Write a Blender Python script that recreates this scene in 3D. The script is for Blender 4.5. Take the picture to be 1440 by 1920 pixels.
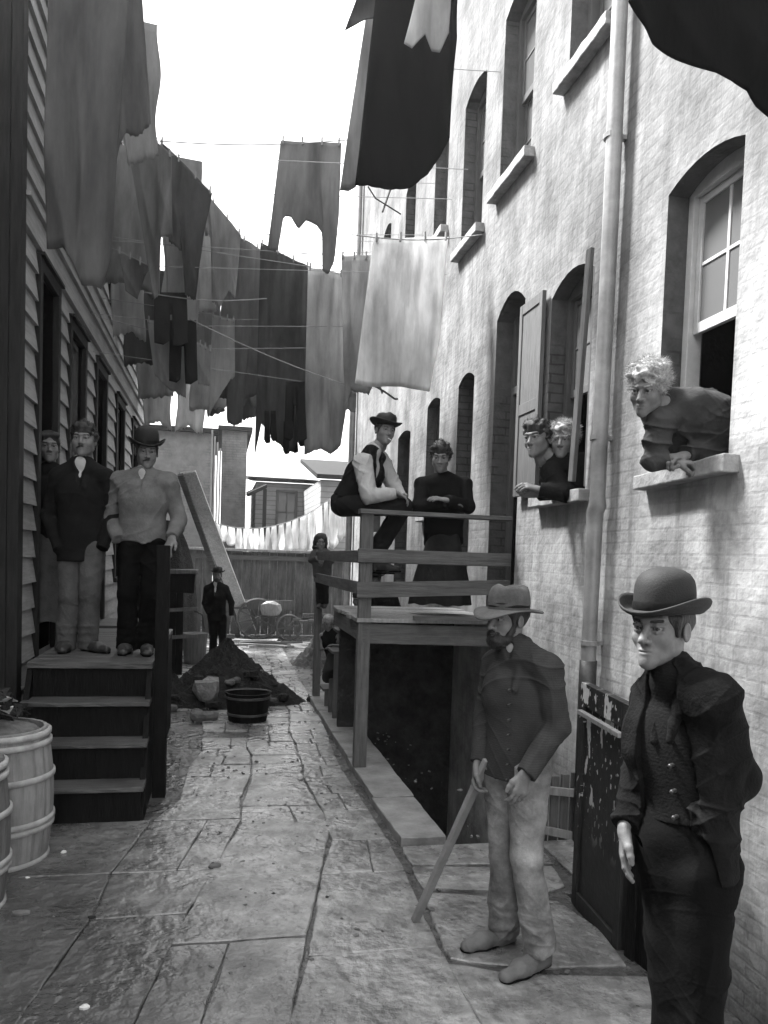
import bpy, bmesh, math, random
import numpy as np
from mathutils import Vector, Matrix, geometry
random.seed(7)
S = bpy.context.scene
for o in list(bpy.data.objects): bpy.data.objects.remove(o)
rad = math.radians
# ---------------------------------------------------------------- camera
F, CX, CY = 1500.0, 720.0, 1117.0
EYE = Vector((0, 0, 1.83))
psi, th, rho = rad(11.7), rad(2.8), rad(1.9)
fw = Vector((math.sin(psi)*math.cos(th), math.cos(psi)*math.cos(th), -math.sin(th)))
r0 = Vector((math.cos(psi), -math.sin(psi), 0)); u0 = r0.cross(fw)
rt = r0*math.cos(rho)+u0*math.sin(rho); up = -r0*math.sin(rho)+u0*math.cos(rho)
cd = bpy.data.cameras.new('camera'); cam = bpy.data.objects.new('camera', cd)
S.collection.objects.link(cam); S.camera = cam
cam.matrix_world = Matrix(((rt.x, up.x, -fw.x, EYE.x), (rt.y, up.y, -fw.y, EYE.y), (rt.z, up.z, -fw.z, EYE.z), (0, 0, 0, 1)))
cd.sensor_fit = 'HORIZONTAL'; cd.sensor_width = 36; cd.lens = 36*F/1440
cd.shift_y = (CY-960)/1440; cd.clip_start = 0.05; cd.clip_end = 500
# ---------------------------------------------------------------- world, sun, exposure
w = bpy.data.worlds.new('World'); S.world = w; w.use_nodes = True
nt = w.node_tree; bg = nt.nodes['Background']
SUN_EL, SUN_AZ = rad(54), rad(-52)      # azimuth from +Y, negative = to the left
sky = nt.nodes.new('ShaderNodeTexSky'); sky.sky_type = 'NISHITA'; sky.sun_disc = False
sky.sun_elevation = SUN_EL; sky.sun_rotation = SUN_AZ; sky.dust_density = 4.0
bw = nt.nodes.new('ShaderNodeRGBToBW')
nt.links.new(sky.outputs[0], bw.inputs[0])
# thin bright overcast: an even veil mixed over the sky brightness
mx = nt.nodes.new('ShaderNodeMix'); mx.data_type = 'RGBA'; mx.inputs[0].default_value = 0.72
tc = nt.nodes.new('ShaderNodeTexCoord'); nz = nt.nodes.new('ShaderNodeTexNoise')
nz.inputs['Scale'].default_value = 2.2; nz.inputs['Detail'].default_value = 5
mr = nt.nodes.new('ShaderNodeMapRange'); mr.inputs[3].default_value = 8.5; mr.inputs[4].default_value = 12.5
nt.links.new(tc.outputs['Generated'], nz.inputs['Vector']); nt.links.new(nz.outputs['Fac'], mr.inputs[0])
nt.links.new(bw.outputs[0], mx.inputs[6]); nt.links.new(mr.outputs[0], mx.inputs[7])
nt.links.new(mx.outputs[2], bg.inputs[0]); bg.inputs[1].default_value = 0.085
sd = bpy.data.lights.new('sun', 'SUN'); sd.energy = 4.8; sd.angle = rad(12); sd.color = (1, 1, 1)
sun = bpy.data.objects.new('sun', sd); S.collection.objects.link(sun)
sdir = Vector((math.sin(SUN_AZ)*math.cos(SUN_EL), math.cos(SUN_AZ)*math.cos(SUN_EL), math.sin(SUN_EL)))
sun.rotation_euler = sdir.to_track_quat('Z', 'Y').to_euler()
vs = S.view_settings; vs.view_transform = 'Standard'; vs.look = 'None'; vs.gamma = 1.0; vs.exposure = 2.15
# ---------------------------------------------------------------- pixel rays to real points on real planes
def ray(x, y): return fw+rt*((x-CX)/F)-up*((y-CY)/F)
def PX(x, y, X): d = ray(x, y); return EYE+d*(X/d.x)
def PY(x, y, Y): d = ray(x, y); return EYE+d*(Y/d.y)
def PZ(x, y, Z=0.0): d = ray(x, y); return EYE+d*((Z-EYE.z)/d.z)
def PD(x, y, D): return EYE+ray(x, y)*D
# ---------------------------------------------------------------- materials
MATS = {}
def mat(name, col, rough=.85, var=.25, scale=6, bump=.3, bscale=30, st=(1, 1, 1), spec=.3, dist=.01, ext=None, transl=0, lines=None):
    if name in MATS: return MATS[name]
    m = bpy.data.materials.new(name); m.use_nodes = True; t = m.node_tree; N = t.nodes; L = t.links
    b = N['Principled BSDF']; b.inputs['Roughness'].default_value = rough; b.inputs['Specular IOR Level'].default_value = spec
    tc = N.new('ShaderNodeTexCoord'); mp = N.new('ShaderNodeMapping'); mp.inputs['Scale'].default_value = st
    L.new(tc.outputs['Object'], mp.inputs[0])
    n1 = N.new('ShaderNodeTexNoise'); n1.inputs['Scale'].default_value = scale; n1.inputs['Detail'].default_value = 8; n1.inputs['Roughness'].default_value = .65
    L.new(mp.outputs[0], n1.inputs['Vector'])
    cr = N.new('ShaderNodeValToRGB'); e = cr.color_ramp.elements
    lo, hi = col*(1-var), col*(1+var)
    e[0].position = .32; e[0].color = (lo, lo, lo, 1); e[1].position = .68; e[1].color = (hi, hi, hi, 1)
    L.new(n1.outputs['Fac'], cr.inputs[0]); out = cr.outputs[0]
    n2 = N.new('ShaderNodeTexNoise'); n2.inputs['Scale'].default_value = bscale; n2.inputs['Detail'].default_value = 6
    L.new(mp.outputs[0], n2.inputs['Vector'])
    bp = N.new('ShaderNodeBump'); bp.inputs['Strength'].default_value = bump; bp.inputs['Distance'].default_value = dist
    L.new(n2.outputs['Fac'], bp.inputs['Height'])
    m['_out'] = 0
    if ext: out = ext(N, L, tc, mp, out, bp, b) or out
    L.new(out, b.inputs['Base Color']); L.new(bp.outputs[0], b.inputs['Normal'])
    if transl:
        tr = N.new('ShaderNodeBsdfTranslucent'); ms = N.new('ShaderNodeMixShader'); ms.inputs[0].default_value = transl
        L.new(out, tr.inputs[0]); L.new(b.outputs[0], ms.inputs[1]); L.new(tr.outputs[0], ms.inputs[2])
        L.new(ms.outputs[0], N['Material Output'].inputs[0])
    MATS[name] = m
    return m
def mixc(N, L, fac, a, bval, mode='MIX'):
    x = N.new('ShaderNodeMix'); x.data_type = 'RGBA'; x.blend_type = mode
    L.new(fac, x.inputs[0]); L.new(a, x.inputs[6])
    if isinstance(bval, (int, float)): x.inputs[7].default_value = (bval, bval, bval, 1)
    else: L.new(bval, x.inputs[7])
    return x.outputs[2]
def noise(N, L, vec, scale, detail=6, rough=.6):
    n = N.new('ShaderNodeTexNoise'); n.inputs['Scale'].default_value = scale; n.inputs['Detail'].default_value = detail
    n.inputs['Roughness'].default_value = rough; L.new(vec, n.inputs['Vector']); return n.outputs['Fac']
def ramp(N, L, fac, a, b, va=0, vb=1):
    r = N.new('ShaderNodeMapRange'); r.inputs[1].default_value = a; r.inputs[2].default_value = b
    r.inputs[3].default_value = va; r.inputs[4].default_value = vb; L.new(fac, r.inputs[0]); return r.outputs[0]
def remap(N, L, tc, order, sc=(1, 1, 1)):
    s = N.new('ShaderNodeSeparateXYZ'); c = N.new('ShaderNodeCombineXYZ'); L.new(tc.outputs['Object'], s.inputs[0])
    for i, ch in enumerate(order):
        mth = N.new('ShaderNodeMath'); mth.operation = 'MULTIPLY'; mth.inputs[1].default_value = sc[i]
        L.new(s.outputs['XYZ'.index(ch)], mth.inputs[0]); L.new(mth.outputs[0], c.inputs[i])
    return c.outputs[0]
def brick_ext(order, mortar=.45, amount=.16, stain=True, soot=False):  # soot: painted falloff of light, darkens the upper and far wall
    def f(N, L, tc, mp, out, bp, b):
        v = remap(N, L, tc, order)
        # wobble the courses
        br = N.new('ShaderNodeTexBrick'); br.inputs['Scale'].default_value = 1.0
        br.inputs['Brick Width'].default_value = .215; br.inputs['Row Height'].default_value = .073
        br.inputs['Mortar Size'].default_value = .009; br.inputs['Mortar Smooth'].default_value = .6
        va = N.new('ShaderNodeVectorMath'); va.operation = 'ADD'
        nv = N.new('ShaderNodeTexNoise'); nv.inputs['Scale'].default_value = 9; L.new(v, nv.inputs['Vector'])
        sc = N.new('ShaderNodeVectorMath'); sc.operation = 'SCALE'; sc.inputs['Scale'].default_value = .012
        L.new(nv.outputs['Color'], sc.inputs[0]); L.new(v, va.inputs[0]); L.new(sc.outputs[0], va.inputs[1]); L.new(va.outputs[0], br.inputs['Vector'])
        br.inputs['Color1'].default_value = (1, 1, 1, 1); br.inputs['Color2'].default_value = (.86, .86, .86, 1); br.inputs['Mortar'].default_value = (mortar,)*3+(1,)
        k = N.new('ShaderNodeMix'); k.data_type = 'RGBA'; k.blend_type = 'MULTIPLY'
        patch = ramp(N, L, noise(N, L, tc.outputs['Object'], 1.3), .48, .66, 0, amount*2.8)
        L.new(patch, k.inputs[0]); L.new(out, k.inputs[6]); L.new(br.outputs['Color'], k.inputs[7]); o = k.outputs[2]
        if stain:
            vs_ = remap(N, L, tc, 'YXZ', (3.2, 1, .28))
            st_ = ramp(N, L, noise(N, L, vs_, 2.0, 8, .7), .48, .70, 0, .7)
            o = mixc(N, L, st_, o, .13)
            st2 = ramp(N, L, noise(N, L, tc.outputs['Object'], 2.1, 9, .75), .52, .66, 0, .6)
            o = mixc(N, L, st2, o, .2)
        if soot:      # falloff of light painted in: upper and far wall coloured darker
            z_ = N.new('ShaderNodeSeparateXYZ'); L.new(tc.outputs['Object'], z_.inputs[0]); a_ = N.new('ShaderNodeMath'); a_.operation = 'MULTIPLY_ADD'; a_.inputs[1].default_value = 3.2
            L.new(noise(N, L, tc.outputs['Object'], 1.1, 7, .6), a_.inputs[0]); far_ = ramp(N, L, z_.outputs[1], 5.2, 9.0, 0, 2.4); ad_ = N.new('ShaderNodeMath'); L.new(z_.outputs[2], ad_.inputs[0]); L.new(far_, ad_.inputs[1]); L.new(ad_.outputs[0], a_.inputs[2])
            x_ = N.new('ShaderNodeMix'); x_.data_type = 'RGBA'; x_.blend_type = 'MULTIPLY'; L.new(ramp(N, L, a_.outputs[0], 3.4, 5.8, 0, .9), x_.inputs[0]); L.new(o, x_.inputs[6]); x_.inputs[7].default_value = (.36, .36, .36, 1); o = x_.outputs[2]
        # bricks stand proud of the joints
        b2 = N.new('ShaderNodeBump'); b2.inputs['Strength'].default_value = .14; b2.inputs['Distance'].default_value = .006; b2.invert = False
        L.new(br.outputs['Fac'], b2.inputs['Height']); b2.invert = True
        L.new(bp.outputs[0], b2.inputs['Normal']); L.new(b2.outputs[0], b.inputs['Normal'])
        b['x'] = 1; f.n = b2
        return o
    return f
def fixnormal(m, node): m.node_tree.links.new(node.outputs[0], m.node_tree.nodes['Principled BSDF'].inputs['Normal'])
def brickmat(name, col, order, **k):
    kw = {a: k.pop(a) for a in list(k) if a in ('mortar', 'amount', 'stain', 'soot')}
    e = brick_ext(order, **kw); m = mat(name, col, ext=e, **k); fixnormal(m, e.n); return m
m_wall = brickmat('limewashed_brick', .37, 'YZX', rough=.95, var=.5, scale=2.2, bump=.7, bscale=16, dist=.014, soot=True)  # soot here is painted falloff of light on the upper and far wall
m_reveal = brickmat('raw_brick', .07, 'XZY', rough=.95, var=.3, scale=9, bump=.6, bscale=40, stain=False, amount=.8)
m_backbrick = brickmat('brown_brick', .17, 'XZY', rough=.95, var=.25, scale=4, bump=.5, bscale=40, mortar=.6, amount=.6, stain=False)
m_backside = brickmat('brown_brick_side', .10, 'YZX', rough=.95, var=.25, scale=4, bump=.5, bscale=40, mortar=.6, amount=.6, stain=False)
def grime(amount, dark=.04, sc=1.5):
    def f(N, L, tc, mp, out, bp, b):
        return mixc(N, L, ramp(N, L, noise(N, L, tc.outputs['Object'], sc, 8, .7), .45, .7, 0, amount), out, dark)
    return f
m_clap = mat('painted_clapboard', .25, rough=.75, var=.22, scale=5, bump=.5, bscale=9, st=(1, .6, 8), dist=.006, ext=grime(.5, .1))
m_trim = mat('dark_trim_wood', .022, spec=.1, rough=.7, var=.3, scale=6, bump=.4, bscale=12, st=(6, 6, .6))
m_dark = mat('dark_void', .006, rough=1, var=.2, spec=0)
m_wood = mat('weathered_wood_x', .10, rough=.8, var=.35, scale=5, bump=.6, bscale=14, st=(.6, 8, 8), ext=grime(.5, .05, 4))
m_woody = mat('weathered_wood_y', .12, rough=.8, var=.35, scale=5, bump=.6, bscale=14, st=(8, .6, 8), ext=grime(.5, .05, 4))
m_woodz = mat('weathered_wood_z', .11, rough=.8, var=.35, scale=5, bump=.6, bscale=14, st=(8, 8, .6), ext=grime(.5, .05, 4))
m_step = mat('worn_step_wood', .07, rough=.5, var=.5, scale=4, bump=.6, bscale=14, st=(.7, 7, 7), spec=.4, ext=grime(.7, .02, 3))
m_blackwood = mat('blackened_wood', .006, rough=.7, var=.5, scale=7, bump=.5, bscale=16, st=(6, 6, .8), spec=.12)
m_palewood = mat('pale_plank', .26, rough=.8, var=.25, scale=6, bump=.5, bscale=12, st=(6, 6, .6), ext=grime(.4, .12, 3))
m_stick = mat('split_stick', .22, rough=.75, var=.2, scale=9, bump=.3, bscale=20)
m_barrel = mat('barrel_wood', .24, rough=.7, var=.22, scale=5, bump=.5, bscale=14, st=(6, 6, .7), ext=grime(.45, .08, 4))
m_barrel2 = mat('dark_barrel_wood', .12, rough=.7, var=.3, scale=5, bump=.5, bscale=14, st=(6, 6, .7))
m_hoop = mat('barrel_hoop', .34, rough=.6, var=.3, scale=10, bump=.5, bscale=30)
m_iron = mat('old_iron', .04, rough=.5, var=.4, scale=12, bump=.3, spec=.5)
m_pipe = mat('galvanised_pipe', .24, rough=.38, var=.25, scale=5, bump=.25, bscale=14, spec=.8, ext=grime(.5, .06, 3))
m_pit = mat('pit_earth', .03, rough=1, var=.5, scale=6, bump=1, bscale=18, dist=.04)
m_sill = mat('stone_sill', .30, rough=.9, var=.3, scale=9, bump=.7, bscale=35, dist=.01, ext=grime(.5, .1, 6))
m_sash = mat('painted_sash', .42, rough=.6, var=.15, scale=9, bump=.2)
m_sashd = mat('dull_sash', .07, rough=.6, var=.15, scale=9, bump=.2)
m_shut = mat('worn_shutter', .09, rough=.7, var=.25, scale=6, bump=.4, bscale=14, st=(6, 6, .8))
m_glass = bpy.data.materials.new('window_glass'); m_glass.use_nodes = True
_b = m_glass.node_tree.nodes['Principled BSDF']; _b.inputs['Base Color'].default_value = (.12, .12, .12, 1); _b.inputs['Roughness'].default_value = .12; _b.inputs['Specular IOR Level'].default_value = .9
m_plank = mat('sun_bleached_plank', .45, rough=.8, var=.3, scale=6, bump=.5, bscale=12, st=(6, 6, .6), ext=grime(.4, .15, 3))
m_rope = mat('rope', .25, rough=.9, var=.2, bump=.2)
m_coal = mat('dark_earth', .02, rough=.9, var=.6, scale=14, bump=1, bscale=40, dist=.03)
m_ash = mat('pale_ash', .2, rough=1, var=.4, scale=14, bump=1, bscale=40, dist=.02)
m_rubble = mat('rubble', .12, rough=.95, var=.5, scale=12, bump=.8, bscale=30)
m_litter = mat('pale_litter', .6, rough=.8, var=.2)
def wet_shade(N, L, tc, mp, out, bp, b):
    o = tc.outputs['Object']
    big = noise(N, L, o, .9, 8, .62)
    o1 = mixc(N, L, ramp(N, L, big, .46, .66, 0, .6), out, .06)
    # damp, worn streaks run along the alley
    v = remap(N, L, tc, 'XYZ', (2.6, 1.3, 1)); fine = noise(N, L, v, 7, 10, .75)
    o1 = mixc(N, L, ramp(N, L, fine, .5, .66, 0, .6), o1, .05)
    # one broad darkening over the near left stones, shade painted into the colour
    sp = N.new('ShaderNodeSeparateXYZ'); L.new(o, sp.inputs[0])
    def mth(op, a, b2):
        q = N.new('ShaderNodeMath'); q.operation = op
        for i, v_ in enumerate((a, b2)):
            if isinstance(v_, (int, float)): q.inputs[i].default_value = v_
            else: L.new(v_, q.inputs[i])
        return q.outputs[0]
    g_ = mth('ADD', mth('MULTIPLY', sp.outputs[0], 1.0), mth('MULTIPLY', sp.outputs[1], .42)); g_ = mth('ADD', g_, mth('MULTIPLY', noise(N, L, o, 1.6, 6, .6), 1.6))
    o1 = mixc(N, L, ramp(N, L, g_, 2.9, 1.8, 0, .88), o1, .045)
    L.new(ramp(N, L, noise(N, L, o, 2.2, 7, .6), .40, .62, .10, .5), b.inputs['Roughness'])
    return o1
m_slab = mat('wet_flagstone', .24, rough=.5, var=.55, scale=5, bump=1, bscale=15, dist=.02, spec=.85, ext=wet_shade)
m_kerb = mat('kerb_stone', .24, rough=.7, var=.3, scale=5, bump=.9, bscale=22, dist=.012, ext=grime(.5, .1, 3))
m_mud = mat('mud', .07, rough=.55, var=.5, scale=5, bump=1, bscale=14, dist=.03, ext=wet_shade, spec=.4)
# ---------------------------------------------------------------- object helpers
COL = S.collection
def tag(o, label=None, cat=None, group=None, kind=None):
    for k, v in (('label', label), ('category', cat), ('group', group), ('kind', kind)):
        if v: o[k] = v
    return o
def thing(name, loc, label, cat, group=None):
    o = bpy.data.objects.new(name, None); COL.objects.link(o); o.location = loc; o.empty_display_size = .1
    return tag(o, label, cat, group)
def own(o, parent):
    if parent is not None:
        o.parent = parent
        base = parent; loc = Vector(parent.location)
        while base.parent is not None: base = base.parent; loc += Vector(base.location)
        o.matrix_parent_inverse = Matrix.Translation(-loc) if parent.parent is None else Matrix.Identity(4)
    return o
class MB:
    def __init__(s): s.v = []; s.f = []; s.m = []
    def add(s, vs, fs, mi=0):
        n = len(s.v); s.v += [tuple(v) for v in vs]; s.f += [tuple(i+n for i in f) for f in fs]; s.m += [mi]*len(fs); return s
    def box(s, a, b, j=0, mi=0):
        x0, y0, z0 = [min(a[i], b[i]) for i in range(3)]; x1, y1, z1 = [max(a[i], b[i]) for i in range(3)]
        vs = [(x, y, z) for x in (x0, x1) for y in (y0, y1) for z in (z0, z1)]
        if j: vs = [tuple(c+random.uniform(-j, j) for c in v) for v in vs]
        return s.add(vs, [(0, 1, 3, 2), (4, 6, 7, 5), (0, 4, 5, 1), (2, 3, 7, 6), (0, 2, 6, 4), (1, 5, 7, 3)], mi)
    def bar(s, p, q, w, h, side=None, j=0, mi=0):
        p, q = Vector(p), Vector(q); d = (q-p).normalized()
        sd_ = Vector(side).normalized() if side is not None else d.cross(Vector((0, 0, 1)) if abs(d.z) < .9 else Vector((1, 0, 0))).normalized()
        sd_ = (sd_-d*sd_.dot(d)).normalized(); n = d.cross(sd_)
        vs = []
        for c in (p, q):
            for a, b in ((-1, -1), (1, -1), (1, 1), (-1, 1)): vs.append(c+sd_*(a*w/2+random.uniform(-j, j))+n*(b*h/2+random.uniform(-j, j)))
        return s.add(vs, [(0, 3, 2, 1), (4, 5, 6, 7), (0, 1, 5, 4), (1, 2, 6, 5), (2, 3, 7, 6), (3, 0, 4, 7)], mi)
    def tube(s, pts, r, n=8, mi=0, cap=True):
        pts = [Vector(p) for p in pts]; rs = r if isinstance(r, (list, tuple)) else [r]*len(pts); vs = []; fs = []
        ref = None
        for i, p in enumerate(pts):
            d = (pts[min(i+1, len(pts)-1)]-pts[max(i-1, 0)]).normalized()
            if ref is None: ref = d.cross(Vector((0, 0, 1)) if abs(d.z) < .9 else Vector((1, 0, 0))).normalized()
            ref = (ref-d*ref.dot(d)).normalized(); bb = d.cross(ref)
            for k in range(n):
                a = 2*math.pi*k/n; vs.append(p+(ref*math.cos(a)+bb*math.sin(a))*rs[i])
        for i in range(len(pts)-1):
            for k in range(n): fs.append((i*n+k, i*n+(k+1) % n, (i+1)*n+(k+1) % n, (i+1)*n+k))
        if cap: fs.append(tuple(range(n-1, -1, -1))); fs.append(tuple((len(pts)-1)*n+k for k in range(n)))
        return s.add(vs, fs, mi)
    def lathe(s, prof, c=(0, 0, 0), n=32, mi=0, axis=None):
        vs = []; fs = []; c = Vector(c)
        q = Vector((0, 0, 1)).rotation_difference(Vector(axis)) if axis is not None else None
        for r, z in prof:
            for k in range(n):
                a = 2*math.pi*k/n; v = Vector((r*math.cos(a), r*math.sin(a), z))
                vs.append(c+(q @ v if q else v))
        for i in range(len(prof)-1):
            for k in range(n): fs.append((i*n+k, i*n+(k+1) % n, (i+1)*n+(k+1) % n, (i+1)*n+k))
        return s.add(vs, fs, mi)
    def build(s, name, m, parent=None, smooth=False, bevel=0, solid=0, sub=0):
        me = bpy.data.meshes.new(name); me.from_pydata(s.v, [], s.f); me.update()
        for x in (m if isinstance(m, (list, tuple)) else [m]): me.materials.append(x)
        if any(s.m): me.polygons.foreach_set('material_index', s.m)
        if smooth: me.polygons.foreach_set('use_smooth', [True]*len(me.polygons))
        o = bpy.data.objects.new(name, me); COL.objects.link(o)
        if sub:
            x = o.modifiers.new('s', 'SUBSURF'); x.levels = x.render_levels = sub
        if solid:
            x = o.modifiers.new('t', 'SOLIDIFY'); x.thickness = solid; x.offset = 0
        if bevel:
            x = o.modifiers.new('b', 'BEVEL'); x.width = bevel; x.segments = 2; x.limit_method = 'ANGLE'
        return own(o, parent)
def struct(o): o['kind'] = 'structure'; return o
def plane_holes(outer, holes, to3):
    """outer, holes: 2D polygons; to3 maps (a,b) to a point. Returns verts, tris"""
    polys = [[Vector((a, b, 0)) for a, b in p] for p in [outer]+holes]
    tri = geometry.tessellate_polygon(polys); flat = [to3(v.x, v.y) for p in polys for v in p]
    return flat, [tuple(t) for t in tri]
# ================================================================ SETTING
def rect(x0, y0, x1, y1): return [(x0, y0), (x1, y0), (x1, y1), (x0, y1)]
PIT = rect(1.46, 4.88, 2.50, 10.2)
HATCH = [(1.96, 3.72), (1.93, 4.06), (2.50, 4.06), (2.50, 2.75), (2.12, 2.75), (2.12, 3.2)]
GZ = -.012
vs_, fs_ = plane_holes(rect(-60, -20, 60, 90), [PIT, HATCH], lambda a, b: (a, b, GZ))
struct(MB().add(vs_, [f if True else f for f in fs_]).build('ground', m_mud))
# pavement of worn flagstones, each slab a slightly uneven block
def interp(pl, y):
    return interp0(pl, y) if pl[0][0] > .95 else interp0(pl, y)+.025*math.sin(3.1*y+pl[0][0]*9)+.012*math.sin(7.7*y+pl[0][0]*5)
def interp0(pl, y):
    if y <= pl[0][1]: return pl[0][0]
    for (xa, ya), (xb, yb) in zip(pl, pl[1:]):
        if y <= yb: return xa+(xb-xa)*(y-ya)/(yb-ya)
    return pl[-1][0]
LN = [[(-1.6, 1), (-1.6, 17)],
      [(-1.05, 1), (-.59, 4.02), (-.42, 5.5), (-.27, 5.9), (-.17, 7.1), (-.1, 9), (0, 17)],
      [(-.75, 1), (-.16, 3.74), (-.05, 4.47), (.19, 5.38), (.3, 7), (.35, 9), (.5, 17)],
      [(-.2, 1), (.42, 3.56), (.78, 5.26), (.72, 7), (.8, 9), (.9, 17)],
      [(1.06, 1), (1.05, 3.4), (1.12, 4.74), (1.07, 6.9), (1.17, 9), (1.25, 17)]]
pv = MB(); rnd = random.Random(3)
def slab(mb, poly, z, t=.05, gap=.003, tilt=.005):
    c = (sum(p[0] for p in poly)/len(poly), sum(p[1] for p in poly)/len(poly))
    # subdivide the outline and roughen it
    out = []
    for i in range(len(poly)):
        a, b = poly[i], poly[(i+1) % len(poly)]; L = math.dist(a, b); n = max(2, int(L/.09))
        for k in range(n):
            f = k/n; x = a[0]+(b[0]-a[0])*f; y = a[1]+(b[1]-a[1])*f
            dx, dy = c[0]-x, c[1]-y; l = math.hypot(dx, dy)+1e-6; g = gap+rnd.uniform(-.003, .006)+(.008 if k == 0 else 0)
            out.append((x+dx/l*g, y+dy/l*g))
    tx, ty = rnd.uniform(-tilt, tilt), rnd.uniform(-tilt, tilt); n = len(out)
    zt = lambda x, y: z+(x-c[0])*tx*2+(y-c[1])*ty*2
    v = [(x, y, zt(x, y)-.005) for x, y in out]; v2 = []
    for x, y in out:
        dx, dy = c[0]-x, c[1]-y; l = math.hypot(dx, dy)+1e-6; v2.append((x+dx/l*.007, y+dy/l*.007, zt(x, y)+rnd.uniform(-.001, .001)))
    v3 = [(x, y, z-t) for x, y in out]; b = len(mb.v)
    mb.add(v3+v+v2+[(c[0], c[1], zt(*c)+.002)],
           [(i, (i+1) % n, n+(i+1) % n, n+i) for i in range(n)]+[(n+i, n+(i+1) % n, 2*n+(i+1) % n, 2*n+i) for i in range(n)]+[(2*n+i, 2*n+(i+1) % n, 3*n) for i in range(n)])
for j in range(4):
    y = 1.0+rnd.random()*.3
    rowy = {3: [3.55, 4.46, 5.0, 5.6], 2: [3.74, 4.5, 5.38, 5.75, 6.3, 6.62], 1: [4.05, 4.62, 5.5, 5.95], 0: [3.1, 4.02, 4.62, 5.5]}[j]
    while y < 15.5:
        nxt = [q for q in rowy if q > y+.1]
        y2 = nxt[0] if nxt and nxt[0]-y < 1.3 else y+rnd.uniform(.3, .8)*(1 if y < 6 else .62)
        sk = rnd.uniform(-.05, .05)
        a, b = LN[j], LN[j+1]
        if rnd.random() < (.1 if y > 7.5 and j < 2 else 0) or (j == 0 and 5.4 < y < 9): y = y2; continue
        if j in (1, 2, 3) and (y > 6.3 and rnd.random() < .66 or y <= 6.3 and rnd.random() < .3):   # a split stone
            m = rnd.uniform(.35, .65); A1, B1 = interp(a, y), interp(b, y); A2, B2 = interp(a, y2), interp(b, y2)
            slab(pv, [(A1, y), (A1+(B1-A1)*m, y), (A2+(B2-A2)*m, y2), (A2, y2)], rnd.uniform(-.003, .008))
            slab(pv, [(A1+(B1-A1)*m, y), (B1, y), (B2, y2), (A2+(B2-A2)*m, y2)], rnd.uniform(-.003, .008))
        else:
            slab(pv, [(interp(a, y), y), (interp(b, y), y), (interp(b, y2), y2), (interp(a, y2), y2)], rnd.uniform(0, .008))
        y = y2
# slabs beside the hatch and along the wall foot
for poly in ([(1.08, 1.0), (1.75, 1.0), (1.86, 2.2), (1.05, 2.3)], [(1.05, 2.33), (2.08, 2.25), (2.02, 3.15), (1.3, 3.28), (1.04, 3.4)], [(1.06, 3.43), (1.4, 3.3), (1.88, 3.26), (1.92, 3.6), (1.84, 3.96), (1.12, 4.16)],
             [(1.13, 4.2), (1.84, 4.06), (1.97, 4.14), (2.02, 4.42), (1.14, 4.5)], [(1.15, 4.53), (2.05, 4.46), (2.05, 4.84), (1.16, 4.84)], [(2.06, 4.1), (2.44, 4.1), (2.44, 4.84), (2.08, 4.84)],
             [(1.8, 1.0), (2.44, 1.0), (2.44, 2.2), (1.9, 2.2)]):
    slab(pv, poly, rnd.uniform(0, .008), gap=.006)
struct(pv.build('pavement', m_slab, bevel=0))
m_water = bpy.data.materials.new('puddle_water'); m_water.use_nodes = True
_b = m_water.node_tree.nodes['Principled BSDF']; _b.inputs['Base Color'].default_value = (.03, .03, .03, 1); _b.inputs['Roughness'].default_value = .06; _b.inputs['Specular IOR Level'].default_value = .9
for i, (px_, py_, sx, sy) in enumerate([]):
    c_ = PZ(px_, py_, .0125); n_ = 40; v_ = []
    for k in range(n_): a_ = 2*math.pi*k/n_; q_ = 1+.10*math.sin(2*a_+i)+.07*math.sin(3*a_+2*i)+.05*math.sin(7*a_+i*3)+.03*math.sin(11*a_); v_.append((c_.x+sx*q_*math.cos(a_), c_.y+sy*q_*math.sin(a_), .0105+i*.0002))
    struct(MB().add(v_+[(c_.x, c_.y, .0105+i*.0002)], [(k, (k+1) % n_, n_) for k in range(n_)]).build('puddle', m_water))
# raised kerb stones along the area opening
kb = MB()
for i, (ya, yb) in enumerate([(4.86, 5.75), (5.75, 6.9), (6.9, 7.9), (7.9, 9.0), (9.0, 10.1)]):
    slab(kb, [(1.17-.01*i, ya), (1.475, ya), (1.475, yb), (1.14, yb)], .045+.004*i, t=.2, gap=.003)
struct(kb.build('kerb', m_kerb))
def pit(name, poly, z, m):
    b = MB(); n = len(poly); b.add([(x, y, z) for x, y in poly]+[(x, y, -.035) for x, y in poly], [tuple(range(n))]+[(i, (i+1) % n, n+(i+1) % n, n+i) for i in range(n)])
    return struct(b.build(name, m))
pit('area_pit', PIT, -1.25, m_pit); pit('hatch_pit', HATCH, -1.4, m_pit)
# sloping earth and the low stone lip that catches light inside the area
e = MB(); n = 22; rr = random.Random(5)
for i in range(n+1):
    for j in range(n+1):
        x = 1.48+1.0*i/n; y = 4.9+2.4*j/n; e.v.append((x, y, -.28-1.0*min(1, max(0, (j/n)*1.0))+.05*math.sin(7*x+5*y)+rr.uniform(-.015, .015)))
for i in range(n):
    for j in range(n): e.f.append((i*(n+1)+j, (i+1)*(n+1)+j, (i+1)*(n+1)+j+1, i*(n+1)+j+1)); e.m.append(0)
struct(e.build('area_slope', m_rubble, smooth=True))

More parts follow.
